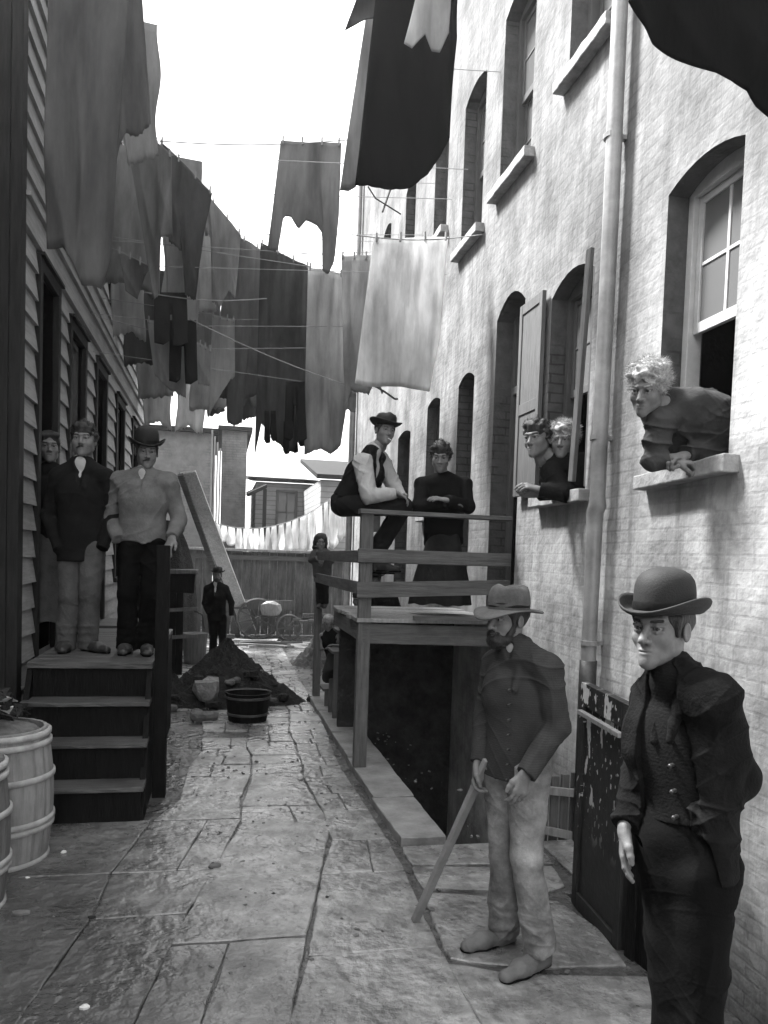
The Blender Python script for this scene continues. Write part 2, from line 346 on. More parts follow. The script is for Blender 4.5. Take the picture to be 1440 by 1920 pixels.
# ---------------------------------------------------------------- right: brick tenement
XW = 2.45
ten = thing('brick_tenement', (XW, 8, 0), 'tall limewashed brick tenement with arched windows along the right side of the alley', 'building')
def arch(y0, y1, z0, z1, rise, n=8):
    p = [(y0, z0), (y1, z0), (y1, z1)]
    for k in range(1, n): f = k/n; p.append((y1+(y0-y1)*f, z1+rise*4*f*(1-f)))
    return p+[(y0, z1)]
OPN = dict(A=(3.56, 4.24, 2.36, 3.93, .07), B=(5.14, 5.86, 2.33, 3.84, .11), C=(6.42, 7.12, 1.36, 4.02, .15), D=(7.74, 8.28, 1.36, 3.66, .08), E=(9.0, 9.58, 2.35, 3.66, .06),
           E2=(10.45, 11.2, 1.36, 3.5, .06), E3=(12.3, 13.0, 2.2, 3.5, .06), I=(5.06, 5.72, 5.40, 6.95, .08), H=(6.44, 7.2, 5.22, 6.75, .08), G=(7.7, 8.4, 5.10, 6.6, .08), J=(9.02, 9.6, 5.6, 6.9, .08),
           K=(3.5, 4.2, 5.5, 7.0, .08), L=(10.6, 11.2, 5.6, 6.9, .08), M=(12.2, 12.8, 5.6, 6.9, .08), U=(1.7, 2.4, 2.4, 3.95, .08), N=(5.06, 5.72, 8.2, 9.7, .08), O=(7.7, 8.4, 8.2, 9.7, .08))
hol = [arch(*v) for v in OPN.values()]
vs_, fs_ = plane_holes([(-3, -1.5), (15.4, -1.5), (15.4, 11.5), (-3, 11.5)], hol, lambda a, b: (XW, a, b))
wl = MB().add(vs_, [tuple(reversed(f)) for f in fs_])
wl.add([(XW, 15.4, -1), (XW, 15.4, 11.5), (9, 15.4, 11.5), (9, 15.4, -1)], [(0, 1, 2, 3)])
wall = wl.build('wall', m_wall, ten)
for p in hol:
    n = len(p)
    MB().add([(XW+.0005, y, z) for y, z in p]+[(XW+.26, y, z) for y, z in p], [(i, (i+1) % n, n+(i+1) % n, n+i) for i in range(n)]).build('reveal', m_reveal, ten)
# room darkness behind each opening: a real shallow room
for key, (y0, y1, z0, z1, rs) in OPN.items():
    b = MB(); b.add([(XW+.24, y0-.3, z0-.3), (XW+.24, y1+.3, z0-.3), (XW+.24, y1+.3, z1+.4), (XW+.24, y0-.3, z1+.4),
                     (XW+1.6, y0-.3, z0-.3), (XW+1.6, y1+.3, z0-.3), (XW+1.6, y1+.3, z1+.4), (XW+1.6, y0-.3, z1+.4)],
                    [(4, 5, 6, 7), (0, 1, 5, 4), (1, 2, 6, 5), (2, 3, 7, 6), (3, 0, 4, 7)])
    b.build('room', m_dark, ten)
def sill(y0, y1, z, proud=.09, h=.085, m=m_sill, tilt=0):
    b = MB(); n = 12; x0, x1 = XW-proud, XW+.2
    rr = random.Random(int(y0*97))
    for i in range(n+1):
        f = i/n; y = y0-.09+(y1-y0+.18)*f; jt = rr.uniform(-.004, .004); dz = tilt*(f-.5)
        b.v += [(x0+jt, y, z-h+rr.uniform(-.004, .004)+dz), (x1, y, z-h+dz), (x1, y, z+dz), (x0+jt, y, z+rr.uniform(-.003, .003)+dz)]
    for i in range(n):
        for k in range(4): b.f.append((i*4+k, i*4+(k+1) % 4, (i+1)*4+(k+1) % 4, (i+1)*4+k)); b.m.append(0)
    b.f += [(3, 2, 1, 0), (n*4, n*4+1, n*4+2, n*4+3)]; b.m += [0, 0]
    return b.build('sill', m, None, bevel=.008)
def window(key, sash_m, glass=True, lower_open=False, cols=2):
    y0, y1, z0, z1, rs = OPN[key]; xf = XW+.13; f = MB()
    f.box((xf, y0, z0), (xf+.09, y0+.055, z1+.04)); f.box((xf, y1-.055, z0), (xf+.09, y1, z1+.04)); f.box((xf-.002, y0+.056, z1-.02), (xf+.09, y1-.056, z1+rs+.02))
    fr = f.build('window', sash_m, ten, bevel=.004)
    zm = (z0+z1)/2+.02; s = MB()
    ranges = [(zm-.02, z1-.022, xf+.03)] + ([] if lower_open else [(z0+.005, zm+.02, xf+.065)])
    for za, zb, xs in ranges:
        a, b_ = y0+.057, y1-.057
        s.box((xs, a, za), (xs+.03, a+.045, zb)); s.box((xs, b_-.045, za), (xs+.03, b_, zb))
        s.box((xs+.001, a+.046, za), (xs+.031, b_-.046, za+.06)); s.box((xs+.001, a+.046, zb-.045), (xs+.031, b_-.046, zb))
        for c in range(1, cols): yy = a+(b_-a)*c/cols; s.box((xs+.004, yy-.011, za+.061), (xs+.026, yy+.011, zb-.046))
        s.box((xs+.005, a+.046, (za+zb)/2-.01), (xs+.025, b_-.046, (za+zb)/2+.01))
        if glass: MB().box((xs+.012, a+.03, za+.03), (xs+.016, b_-.03, zb-.03)).build('pane', m_glass, fr)
    s.build('sash', sash_m, fr, bevel=.003)
    sl = sill(y0, y1, z0+.005, tilt=-.03 if key == 'A' else 0); own(sl, fr)
    return fr
window('A', m_sash, lower_open=True)
for k in 'GHIJKLMUNOE': window(k, m_sashd)
window('E3', m_sashd)
# window B: lower sash up, no glass seen
window('B', m_sashd, lower_open=True)
for k in ('C', 'D', 'E2'):
    y0, y1, z0, z1, rs = OPN[k]; b = MB()
    b.box((XW+.16, y0, z0), (XW+.22, y0+.06, z1+.05)); b.box((XW+.16, y1-.06, z0), (XW+.22, y1, z1+.05)); b.box((XW+.158, y0+.061, 3.35), (XW+.218, y1-.061, 3.42))
    d = b.build('door_frame', m_shut, ten, bevel=.004)
    MB().box((XW+.2, y1-.12-.0, z0+.01), (XW+.75, y1-.08, 3.34)).build('door', m_blackwood, d, bevel=.004)
# shutters of window B
def shutter(p, q, z0, z1, side):
    b = MB(); p = Vector(p); q = Vector(q); d = (q-p).normalized(); nrm = d.cross(Vector((0, 0, 1)))
    W_ = (q-p).length
    def pl(a0, a1, b0, b1, t, off=0):
        c0 = p+d*a0; c1 = p+d*a1
        v = [c0+nrm*(off-t/2), c1+nrm*(off-t/2), c1+nrm*(off+t/2), c0+nrm*(off+t/2)]
        b.add([(u_.x, u_.y, z) for z in (b0, b1) for u_ in v], [(0, 3, 2, 1), (4, 5, 6, 7), (0, 1, 5, 4), (1, 2, 6, 5), (2, 3, 7, 6), (3, 0, 4, 7)])
    pl(0, .055, z0, z1, .034); pl(W_-.055, W_, z0, z1, .034)
    for za, zb in ((z0, z0+.09), ((z0+z1)/2-.12, (z0+z1)/2-.03), (z1-.08, z1)): pl(.056, W_-.056, za, zb, .032)
    pl(.05, W_-.05, z0+.05, z1-.05, .014)
    return b.build('shutter', m_shut, ten, bevel=.003)
shutter((2.405, 5.9, 0), (2.40, 6.36, 0), 2.36, 3.92, 1)
MB().bar(PX(1107, 466, 2.36), PX(1072, 903, 2.36), .07, .03, side=(0, 1, 0)).build('shutter', m_woodz, ten, bevel=.004)
MB().box((2.452, 5.145, 2.36), (2.62, 5.17, 3.85)).build('shutter', m_shut, ten)
# stone plinth ledge at the wall foot
MB().box((XW-.05, -2, -.3), (XW+.02, 2.7, .42), j=.01).build('plinth', m_wall, ten, bevel=.01)
# ---------------------------------------------------------------- rain pipes on the right wall
rp = thing('rain_pipe', (2.36, 4.8, 0), 'tall dented galvanised rain pipe between the two windows the people lean from', 'pipe')
b = MB(); rr = random.Random(2); zs = [1.02, 1.08, 1.5, 2.05, 2.16, 2.2, 2.26, 3, 4, 5, 6, 7, 8, 11]
b.tube([(2.365+rr.uniform(-.004, .004), 4.79+(.012 if z < 2.2 else -.012)+rr.uniform(-.006, .006), z) for z in zs], [.05, .05, .049, .051, .055, .058, .05, .05, .051, .05, .05, .05, .05, .05], n=20)
b.build('pipe', m_pipe, rp, smooth=True)
for z in (1.3, 2.62, 4.5, 6.4): MB().tube([(2.365, 4.79, z), (2.365, 4.79, z+.03)], .06, n=16).box((2.37, 4.77, z+.002), (2.45, 4.81, z+.028)).build('bracket', m_pipe, rp)
MB().tube([(2.365, 4.80, 1.2), (2.365, 4.80, 1.0), (2.365, 4.80, -.2)], [.056, .056, .05], n=16).build('foot_pipe', m_iron, rp, smooth=True)
rp2 = MB(); rp2.tube([(2.37, 14.9, 0), (2.37, 14.9, 5), (2.37, 14.9, 10.5)], .06, n=10)
tag(rp2.build('rain_pipe', m_pipe, smooth=True), 'thin pale rain pipe at the far end of the brick wall behind the sitting man', 'pipe')
# ---------------------------------------------------------------- left: clapboard house
XL = -1.5
lh = thing('clapboard_house', (XL, 9, 0), 'old wooden house with weathered clapboards along the left side of the alley', 'building')
LOP = [(7.06, 7.72, .9, 4.05), (8.42, 9.2, 1.35, 3.95), (10.1, 10.85, .9, 3.95), (12.0, 12.8, 1.4, 3.9), (14.1, 14.9, .9, 3.9),
       (8.6, 9.3, 5.1, 6.7), (11.2, 11.95, 5.1, 6.7), (13.6, 14.3, 5.1, 6.7)]
YA, YB, ZT = 6.34, 16.2, 8.6
cb = MB(); z = .3; ex = .205; rr = random.Random(11)
while z < ZT-.1:
    if 4.2 < z < 4.42: z = 4.42
    z2 = min(z+ex, ZT)
    segs = [(YA+.12, YB)]
    for (y0, y1, z0, z1) in LOP:
        if z2-.03 > z0 and z+.03 < z1:
            ns = []
            for a, c in segs:
                if y1 <= a or y0 >= c: ns.append((a, c)); continue
                if y0 > a: ns.append((a, y0))
                if y1 < c: ns.append((y1, c))
            segs = ns
    for a, c in segs:
        y = a
        while y < c-.01:
            y2 = c if c-y < 2.2 else y+rr.uniform(1.4, 3.2)
            y2 = min(y2, c); j1, j2, sg = rr.uniform(-.007, .007), rr.uniform(-.007, .007), rr.uniform(0, .01)
            cb.add([(XL+.032+sg, y+.003, z+j1), (XL+.032+sg, y2-.003, z+j2), (XL+.004, y2-.003, z2+.02), (XL+.004, y+.003, z2+.02),
                    (XL-.002, y+.003, z+j1), (XL-.002, y2-.003, z+j2)], [(0, 1, 2, 3), (4, 5, 1, 0)])
            y = y2
    z = z2
cb.build('clapboards', m_clap, lh)
vs_, fs_ = plane_holes([(YA, 0), (YB, 0), (YB, ZT), (YA, ZT)], [rect(y0, z0, y1, z1) for y0, y1, z0, z1 in LOP], lambda a, c: (XL-.004, a, c))
b = MB().add(vs_, fs_)
b.add([(XL-.004, YA, 0), (XL-.004, YA, ZT), (-7, YA, ZT), (-7, YA, 0)], [(0, 1, 2, 3)])
b.add([(XL-.004, YB, 0), (XL-.004, YB, ZT), (-7, YB, ZT), (-7, YB, 0)], [(3, 2, 1, 0)])
b.add([(XL-.0, YA-.3, ZT), (XL-.0, YB+.2, ZT), (-7, YB+.2, ZT+2), (-7, YA-.3, ZT+2)], [(0, 1, 2, 3)])
b.build('wall', m_trim, lh)
# unseen clapboard block added beside the camera to shade the left foreground
wg = MB(); wg.box((-6.9, -6, 0), (-2.09, YA-.04, 5.9))
for k_ in range(28): zz_ = .1+.207*k_; wg.add([(-2.05, -6, zz_), (-2.05, YA-.05, zz_), (-2.085, YA-.05, zz_+.21), (-2.085, -6, zz_+.21)], [(0, 1, 2, 3)])
wg.build('added_wing', m_clap, lh)
b = MB(); b.box((XL-.03, YA-.03, 0), (XL+.05, YA+.12, ZT)); b.box((XL-.16, YA-.035, 0), (XL-.031, YA+.02, ZT)); b.build('corner_board', m_trim, lh, bevel=.006)
b = MB(); b.box((XL, YA+.1, 4.2), (XL+.05, YB, 4.40)); b.box((XL, YA+.1, 4.40), (XL+.085, YB, 4.44)); b.build('belt_board', m_clap, lh, bevel=.004)
b = MB(); b.box((XL-.1, YA-.2, ZT-.12), (XL+.28, YB+.2, ZT)); b.build('eave', m_trim, lh, bevel=.01)
for i, (y0, y1, z0, z1) in enumerate(LOP):
    f = MB(); t = .1
    f.box((XL, y0-t, z0), (XL+.05, y0-.001, z1+t)); f.box((XL, y1+.001, z0), (XL+.05, y1+t, z1+t)); f.box((XL, y0, z1+.001), (XL+.049, y1, z1+t)); f.box((XL, y0-t, z1+t), (XL+.08, y1+t, z1+t+.03))
    isdoor = z0 < 1.0
    if not isdoor: f.box((XL-.02, y0-t-.02, z0-.06), (XL+.08, y1+t+.02, z0-.001))
    w_ = f.build('door' if isdoor else 'window', m_trim, lh, bevel=.004)
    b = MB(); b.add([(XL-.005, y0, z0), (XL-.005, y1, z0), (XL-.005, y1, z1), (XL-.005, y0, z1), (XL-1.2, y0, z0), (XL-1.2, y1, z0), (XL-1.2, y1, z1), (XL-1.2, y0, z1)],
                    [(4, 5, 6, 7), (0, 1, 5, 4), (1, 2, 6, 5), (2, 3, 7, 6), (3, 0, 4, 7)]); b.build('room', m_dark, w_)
    if not isdoor:
        s = MB(); zm = (z0+z1)/2
        for za, zb, xs in ((zm-.02, z1, XL-.06), (z0, zm+.02, XL-.1)):
            s.box((xs, y0+.001, za), (xs+.03, y0+.05, zb)); s.box((xs, y1-.05, za), (xs+.03, y1-.001, zb)); s.box((xs+.001, y0+.051, za), (xs+.031, y1-.051, za+.05)); s.box((xs+.001, y0+.051, zb-.05), (xs+.031, y1-.051, zb))
            s.box((xs+.004, (y0+y1)/2-.012, za+.05), (xs+.026, (y0+y1)/2+.012, zb-.05))
            MB().box((xs+.01, y0+.03, za+.03), (xs+.014, y1-.03, zb-.03)).build('pane', m_glass, w_)
        s.build('sash', m_sashd, w_)
# ---------------------------------------------------------------- stoops
def stoop(label, xa, xb, yf, yb, h, n, posts, grp, go=.3):
    t = thing('wooden_stoop', ((xa+xb)/2, yf, 0), label, 'stoop', grp)
    r = h/n; rr = random.Random(int(yf*10))
    for k in range(1, n):
        y = yf-go*(n-k); b = MB(); m = 14   # worn tread with a dished front edge
        for i in range(m+1):
            f = i/m; x = xa+(xb-xa)*f; dz = -.012*math.sin(math.pi*f)*rr.uniform(.6, 1.2)
            b.v += [(x, y-.03+rr.uniform(-.004, .004), k*r-.035), (x, y+go+.0, k*r-.035), (x, y+go+.0, k*r), (x, y-.03+rr.uniform(-.004, .004), k*r+dz)]
        for i in range(m):
            for q in range(4): b.f.append((i*4+q, (i+1)*4+q, (i+1)*4+(q+1) % 4, i*4+(q+1) % 4)); b.m.append(0)
        b.f += [(0, 1, 2, 3), (m*4+3, m*4+2, m*4+1, m*4)]; b.m += [0, 0]
        b.build('tread', m_step, t, bevel=.004)
        MB().box((xa+.02, y+.0, (k-1)*r-.03), (xb-.02, y+.022, k*r-.036)).build('riser', m_blackwood, t)
    MB().box((xa+.02, yf, (n-1)*r), (xb-.02, yf+.022, h-.045)).build('riser', m_blackwood, t)
    b = MB(); nb = max(3, int((yb-yf)/.19)); y = yf-.035
    for i in range(nb):
        y2 = y+(yb-yf+.035)/nb; b.box((xa-.0, y+.003, h-.044), (xb+.0, y2-.003, h), j=.003); y = y2
    b.build('platform', m_step, t, bevel=.004)
    b = MB()
    for x in (xa+.0, xb-.04):     # closed stringers and the boarded side
        b.add([(x, yf-go*(n-1)-.02, -.03), (x, yf+.02, -.03), (x, yf+.02, h-.045), (x, yf-.01, h-.05)]+[(x+.038, yf-go*(n-1)-.02, -.03), (x+.038, yf+.02, -.03), (x+.038, yf+.02, h-.045), (x+.038, yf-.01, h-.05)],
              [(3, 2, 1, 0), (4, 5, 6, 7), (0, 1, 5, 4), (1, 2, 6, 5), (2, 3, 7, 6), (3, 0, 4, 7)])
        b.box((x, yf+.024, -.03), (x+.038, yb, h-.046))
    b.build('side_board', m_blackwood, t)
    for (x, y, z0, z1, s_) in posts: MB().bar((x, y, z0), (x, y, z1), s_, s_, side=(1, 0, 0), j=.004).build('post', m_blackwood, t, bevel=.006)
    return t
st1 = stoop('dark worn wooden stoop with four steps that the two men stand on', -1.32, -.46, 6.05, 8.6, 1.0, 4, [(-.40, 6.1, -.03, 1.86, .095)], 'wooden stoops along the clapboard house', go=.19)
st2 = stoop('smaller wooden stoop farther back, half hidden behind the legs of the men', -1.46, -.85, 10.0, 11.1, .9, 4, [(-.86, 9.95, .9, 1.7, .07), (-.86, 11.0, .9, 1.7, .07)], 'wooden stoops along the clapboard house')
MB().bar((-.86, 9.95, 1.7), (-.86, 11.05, 1.7), .06, .05).build('rail', m_blackwood, st2)
# ---------------------------------------------------------------- raised platform with board railing, right
dk = thing('raised_walkway', (1.2, 6.6, 0), 'raised wooden platform with board railing over the cellar area, where a woman leans', 'platform')
XD = 1.2; YD = 6.6; zd = PY(690, 1158, YD).z; zr = PY(700, 960, YD).z
DB = 9.9; DE = 8.1
def pt(x, y, Y=YD): return PY(x, y, Y)
MB().bar((XD, YD, .05), (XD, YD, zr-.01), .105, .10, side=(1, 0, 0), j=.003).build('post', m_woodz, dk, bevel=.006)
MB().bar((XD+.02, DB, .0), (XD+.02, DB, zr-.28), .09, .09, side=(1, 0, 0), j=.003).build('post', m_woodz, dk, bevel=.006)
def board(a, b_, h, t, m, name='rail', j=.004): return MB().bar(a, b_, t, h, side=(0, 1, 0) if abs(a[1]-b_[1]) < .5 else (1, 0, 0), j=j).build(name, m, dk, bevel=.004)
board((XD-.07, YD-.02, zr), (2.45, YD-.02, zr-.01), .035, .13, m_wood, 'top_rail')
z1_ = pt(700, 1042).z; z2_ = pt(700, 1100).z
board((XD-.08, YD-.07, z1_), (2.45, YD-.075, z1_+.0), .115, .024, m_wood); board((XD-.08, YD-.07, z2_-.03), (2.45, YD-.07, z2_+.03), .125, .024, m_wood)
board((XD-.03, YD-.06, z1_-.01), (XD-.02, DB+.1, z1_-.02), .11, .024, m_woody); board((XD-.03, YD-.045, z2_-.02), (XD-.02, DB+.1, z2_-.03), .11, .024, m_woody)
b = MB(); ny = 9; rr = random.Random(4)
for i in range(ny):
    ya = YD-.08+(DE-YD+.1)*i/ny; yb = YD-.08+(DE-YD+.1)*(i+1)/ny; b.box((XD-.06+rr.uniform(-.02, .02), ya+.004, zd-.035), (XW-.003, yb-.004, zd+rr.uniform(-.003, .003)))
b.build('deck', m_palewood, dk, bevel=.003)
MB().bar((XD-.02, YD-.03, zd-.13), (XW-.003, YD-.03, zd-.15), .04, .17, side=(0, 1, 0), j=.003).build('beam', m_wood, dk, bevel=.005)
MB().bar((XD-.02, YD+.02, zd-.12), (XD-.02, DE, zd-.12), .04, .15, side=(1, 0, 0), j=.003).build('beam', m_woody, dk, bevel=.005)
MB().box((XD+.03, YD+1.5, -1.2), (XW-.003, YD+1.54, zd-.04)).build('back_boards', m_pit, dk)
MB().box((1.6, YD-.14, zd-.005), (2.25, YD-.09, zd+.03)).build('toe_board', m_wood, dk)
# steps down from the far end where the children sit
cs = thing('wooden_steps', (1.3, 8.3, 0), 'low wooden steps at the far end of the raised platform where a child sits', 'steps')
for k in range(4):
    MB().box((1.22, 8.2+.34*k, zd-.03-(k+1)*zd/5), (2.43, 8.56+.34*k, zd-(k+1)*zd/5)).build('tread', m_wood, cs, bevel=.004)
    MB().box((1.24, 8.2+.34*k, 0), (2.42, 8.22+.34*k, zd-.031-(k+1)*zd/5)).build('riser', m_woodz, cs)
# ---------------------------------------------------------------- hatch doors near right
def hatchdoor(label, a, b_, z0a, z0b, z1a, z1b, t=.05):
    o = thing('hatch_door', a+(0,), label, 'hatch door')
    A = Vector((a[0], a[1], 0)); B = Vector((b_[0], b_[1], 0)); d = (B-A).normalized(); n_ = Vector((d.y, -d.x, 0))
    def pl(f0, f1, g0, g1, off, th_):
        v = []
        for f, g in ((f0, g0), (f1, g0), (f1, g1), (f0, g1)):
            p = A+(B-A)*f; za = z0a+(z0b-z0a)*f; zb = z1a+(z1b-z1a)*f; v.append((p, za+(zb-za)*g))
        return [tuple(Vector((p.x, p.y, z))+n_*(off-th_/2)) for p, z in v]+[tuple(Vector((p.x, p.y, z))+n_*(off+th_/2)) for p, z in v]
    FS = [(3, 2, 1, 0), (4, 5, 6, 7), (0, 1, 5, 4), (1, 2, 6, 5), (2, 3, 7, 6), (3, 0, 4, 7)]
    return o, pl, FS
def paintsplash(N, L, tc, mp, out, bp, b):
    v = remap(N, L, tc, 'YXZ', (9, 1, 4.2)); s = noise(N, L, v, 1.3, 3, .55)
    v2 = remap(N, L, tc, 'YXZ', (22, 1, 11)); s2 = noise(N, L, v2, 2.2, 2, .5)
    z = N.new('ShaderNodeSeparateXYZ'); L.new(tc.outputs['Object'], z.inputs[0])
    band = ramp(N, L, z.outputs[2], .35, .7, 0, 1)
    m1 = N.new('ShaderNodeMath'); m1.operation = 'MAXIMUM'; L.new(ramp(N, L, s, .60, .62), m1.inputs[0]); L.new(ramp(N, L, s2, .66, .68), m1.inputs[1])
    m2 = N.new('ShaderNodeMath'); m2.operation = 'MULTIPLY'; L.new(m1.outputs[0], m2.inputs[0]); L.new(band, m2.inputs[1])
    return mixc(N, L, m2.outputs[0], out, .6)
m_splash = mat('splashed_black_paint', .02, rough=.5, var=.4, scale=8, bump=.3, ext=paintsplash, spec=.4)
d1, pl, FS = hatchdoor('black cellar hatch door splashed with white paint, standing open beside the man in the cardigan', (1.93, 3.93), (1.93, 3.42), 0, -.04, 1.20, 1.17)
MB().add(pl(0, 1, 0, 1, 0, .03), FS).build('panel', m_splash, d1, bevel=.003)
b = MB()
for f0, f1, g0, g1 in ((0, .1, 0, 1), (.9, 1, 0, 1), (.101, .899, .0, .07), (.101, .899, .90, 1)): b.add(pl(f0, f1, g0, g1, .022, .018), FS)
b.build('frame', m_splash, d1, bevel=.003)
MB().add(pl(.08, .95, .865, .885, .05, .03), FS).build('batten', m_palewood, d1, bevel=.003)
d2, pl, FS = hatchdoor('plain black hatch door leaf behind the legs of the man in the bowler hat', (1.945, 3.38), (2.0, 2.85), -.15, -.15, 1.05, 1.0)
MB().add(pl(0, 1, 0, 1, 0, .035), FS).build('panel', m_blackwood, d2, bevel=.003)
MB().add(pl(.0, .12, 0, 1, .024, .018), FS).build('frame', m_blackwood, d2, bevel=.003)
# low slatted gate and rails behind the splashed door
gt = thing('area_gate', (2.05, 4.86, 0), 'low slatted wooden guard at the near edge of the cellar area behind the bearded man', 'gate')
b = MB()
for k in range(7): x = 1.97+.07*k; b.box((x, 4.87, -.3), (x+.055, 4.89, .42+.01*(k % 3)))
b.build('slats', m_woodz, gt, bevel=.003)
MB().bar((1.95, 4.84, .36), (2.45, 4.84, .30), .03, .05, side=(0, 1, 0)).build('rail', m_palewood, gt); MB().bar((1.93, 4.84, .12), (2.45, 4.84, .0), .03, .05, side=(0, 1, 0)).build('rail', m_palewood, gt)
# ---------------------------------------------------------------- back fence and yard
fe = thing('board_fence', (.5, 18, 0), 'tall dark board fence closing the far end of the alley', 'fence')
b = MB(); x = -2.2; rr = random.Random(9)
while x < 3.4:
    w_ = rr.uniform(.16, .24); b.box((x, 18+rr.uniform(-.008, .008), 0), (x+w_-.01, 18.03, 1.84+rr.uniform(-.01, .01))); x += w_
m_fence = mat('fence_board', .09, rough=.8, var=.6, scale=3, bump=.6, bscale=12, st=(4, 4, .7), ext=grime(.6, .03, 1.5))
b.build('boards', m_fence, fe); MB().box((-2.2, 17.9, 1.845), (3.4, 18.1, 1.90)).build('cap', m_palewood, fe, bevel=.006)
MB().box((-2.2, 17.94, 1.66), (3.4, 17.998, 1.76)).build('rail', m_wood, fe)
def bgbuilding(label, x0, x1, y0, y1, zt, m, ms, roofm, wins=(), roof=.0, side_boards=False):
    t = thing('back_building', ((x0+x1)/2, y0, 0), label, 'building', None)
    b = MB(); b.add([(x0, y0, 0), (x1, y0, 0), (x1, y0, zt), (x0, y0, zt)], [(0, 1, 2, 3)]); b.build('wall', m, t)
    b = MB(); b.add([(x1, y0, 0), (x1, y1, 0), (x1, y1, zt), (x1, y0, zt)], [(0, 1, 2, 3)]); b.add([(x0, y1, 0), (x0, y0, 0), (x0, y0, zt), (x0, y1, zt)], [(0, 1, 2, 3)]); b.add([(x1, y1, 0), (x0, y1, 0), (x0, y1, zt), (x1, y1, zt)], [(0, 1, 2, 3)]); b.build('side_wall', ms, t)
    MB().add([(x0-.12, y0-.15, zt), (x1+.15, y0-.15, zt), (x1+.15, y1, zt+roof), (x0-.12, y1, zt+roof), (x0-.12, y0-.15, zt+.12), (x1+.15, y0-.15, zt+.12), (x1+.15, y1, zt+roof+.12), (x0-.12, y1, zt+roof+.12)],
             [(3, 2, 1, 0), (4, 5, 6, 7), (0, 1, 5, 4), (1, 2, 6, 5), (2, 3, 7, 6), (3, 0, 4, 7)]).build('roof', roofm, t)
    for (a, c, z0, z1) in wins:
        f = MB(); f.box((a-.08, y0-.05, z0-.06), (a, y0-.0, z1+.08)); f.box((c, y0-.05, z0-.06), (c+.08, y0, z1+.08)); f.box((a, y0-.049, z1), (c, y0, z1+.08)); f.box((a, y0-.06, z0-.06), (c, y0, z0)); f.box(((a+c)/2-.02, y0-.03, z0), ((a+c)/2+.02, y0-.012, z1)); f.box((a, y0-.031, (z0+z1)/2-.02), (c, y0-.011, (z0+z1)/2+.02))
        fr = f.build('window', m_sashd, t); MB().box((a, y0-.008, z0), (c, y0-.002, z1)).build('pane', m_glass, fr)
    return t
def shingle(N, L, tc, mp, out, bp, b):
    z = N.new('ShaderNodeSeparateXYZ'); L.new(tc.outputs['Object'], z.inputs[0]); f = N.new('ShaderNodeMath'); f.operation = 'FRACT'; m2 = N.new('ShaderNodeMath'); m2.operation = 'MULTIPLY'; m2.inputs[1].default_value = 7
    L.new(z.outputs[2], m2.inputs[0]); L.new(m2.outputs[0], f.inputs[0])
    return mixc(N, L, ramp(N, L, f.outputs[0], 0, .22, .75, 0), out, .04)
m_shingle = mat('far_clapboard', .24, rough=.8, var=.25, scale=2, bump=.2, ext=shingle)
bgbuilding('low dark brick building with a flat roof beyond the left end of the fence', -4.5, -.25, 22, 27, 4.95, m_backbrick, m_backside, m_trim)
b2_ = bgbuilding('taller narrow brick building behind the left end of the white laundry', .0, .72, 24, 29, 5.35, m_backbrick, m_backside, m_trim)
b3_ = bgbuilding('wooden house with a boarded front and two windows far beyond the fence', 1.05, 2.9, 25, 31, 4.0, m_shingle, m_shingle, m_trim, wins=[(1.75, 2.25, 2.5, 3.7)], roof=.6)
b4_ = bgbuilding('clapboard shed against the right side beyond the fence', 2.5, 5.5, 20.5, 25, 3.75, m_shingle, m_shingle, m_trim, roof=.9)
lt = thing('lean_to_roof', (.9, 24, 0), 'dark sloping lean-to roof on a post between the brick buildings and the wooden house', 'roof')
MB().add([(.73, 22.5, 3.35), (1.25, 22.5, 3.62), (1.25, 24, 3.75), (.73, 24, 3.5)]+[(.73, 22.5, 3.45), (1.25, 22.5, 3.72), (1.25, 24, 3.85), (.73, 24, 3.6)], [(3, 2, 1, 0), (4, 5, 6, 7), (0, 1, 5, 4), (1, 2, 6, 5), (2, 3, 7, 6), (3, 0, 4, 7)]).build('roof', m_trim, lt)
MB().bar((1.2, 22.6, 0), (1.2, 22.6, 3.6), .1, .1).build('post', m_trim, lt)
dw = thing('board_partition', (-.5, 20, 0), 'pale upright board partition against the low brick building', 'partition')
b = MB()
for k in range(4): b.box((-.27+.07*k, 21.0, 1.2), (-.225+.07*k, 21.04, 4.9-.15*k))
b.build('boards', m_palewood, dw)
# house wall that closes the left behind the stoop house
# ================================================================ LAUNDRY
def lerp_poly(pl, t):
    n = len(pl)-1; i = min(int(t*n), n-1); f = t*n-i
    return (pl[i][0]+(pl[i+1][0]-pl[i][0])*f, pl[i][1]+(pl[i+1][1]-pl[i][1])*f)
CL = {}
def clothmat(v, tr=.5):
    k = (v, tr)
    if k not in CL:
        def fold_shade(N, L, tc, mp, out, bp, b):  # shading of folds painted into the cloth colour as upright dark streaks
            vv = remap(N, L, tc, 'XYZ', (7, 3, .7)); s = ramp(N, L, noise(N, L, vv, 1.4, 5, .6), .45, .72, 0, .45)
            return mixc(N, L, s, out, v*.3)
        CL[k] = mat('laundry_%d_%d' % (v*100, tr*100), v, spec=.03, rough=.95, var=.3, scale=3, bump=.5, bscale=12, st=(1, 1, .35), dist=.02, ext=fold_shade, transl=tr)
    return CL[k]
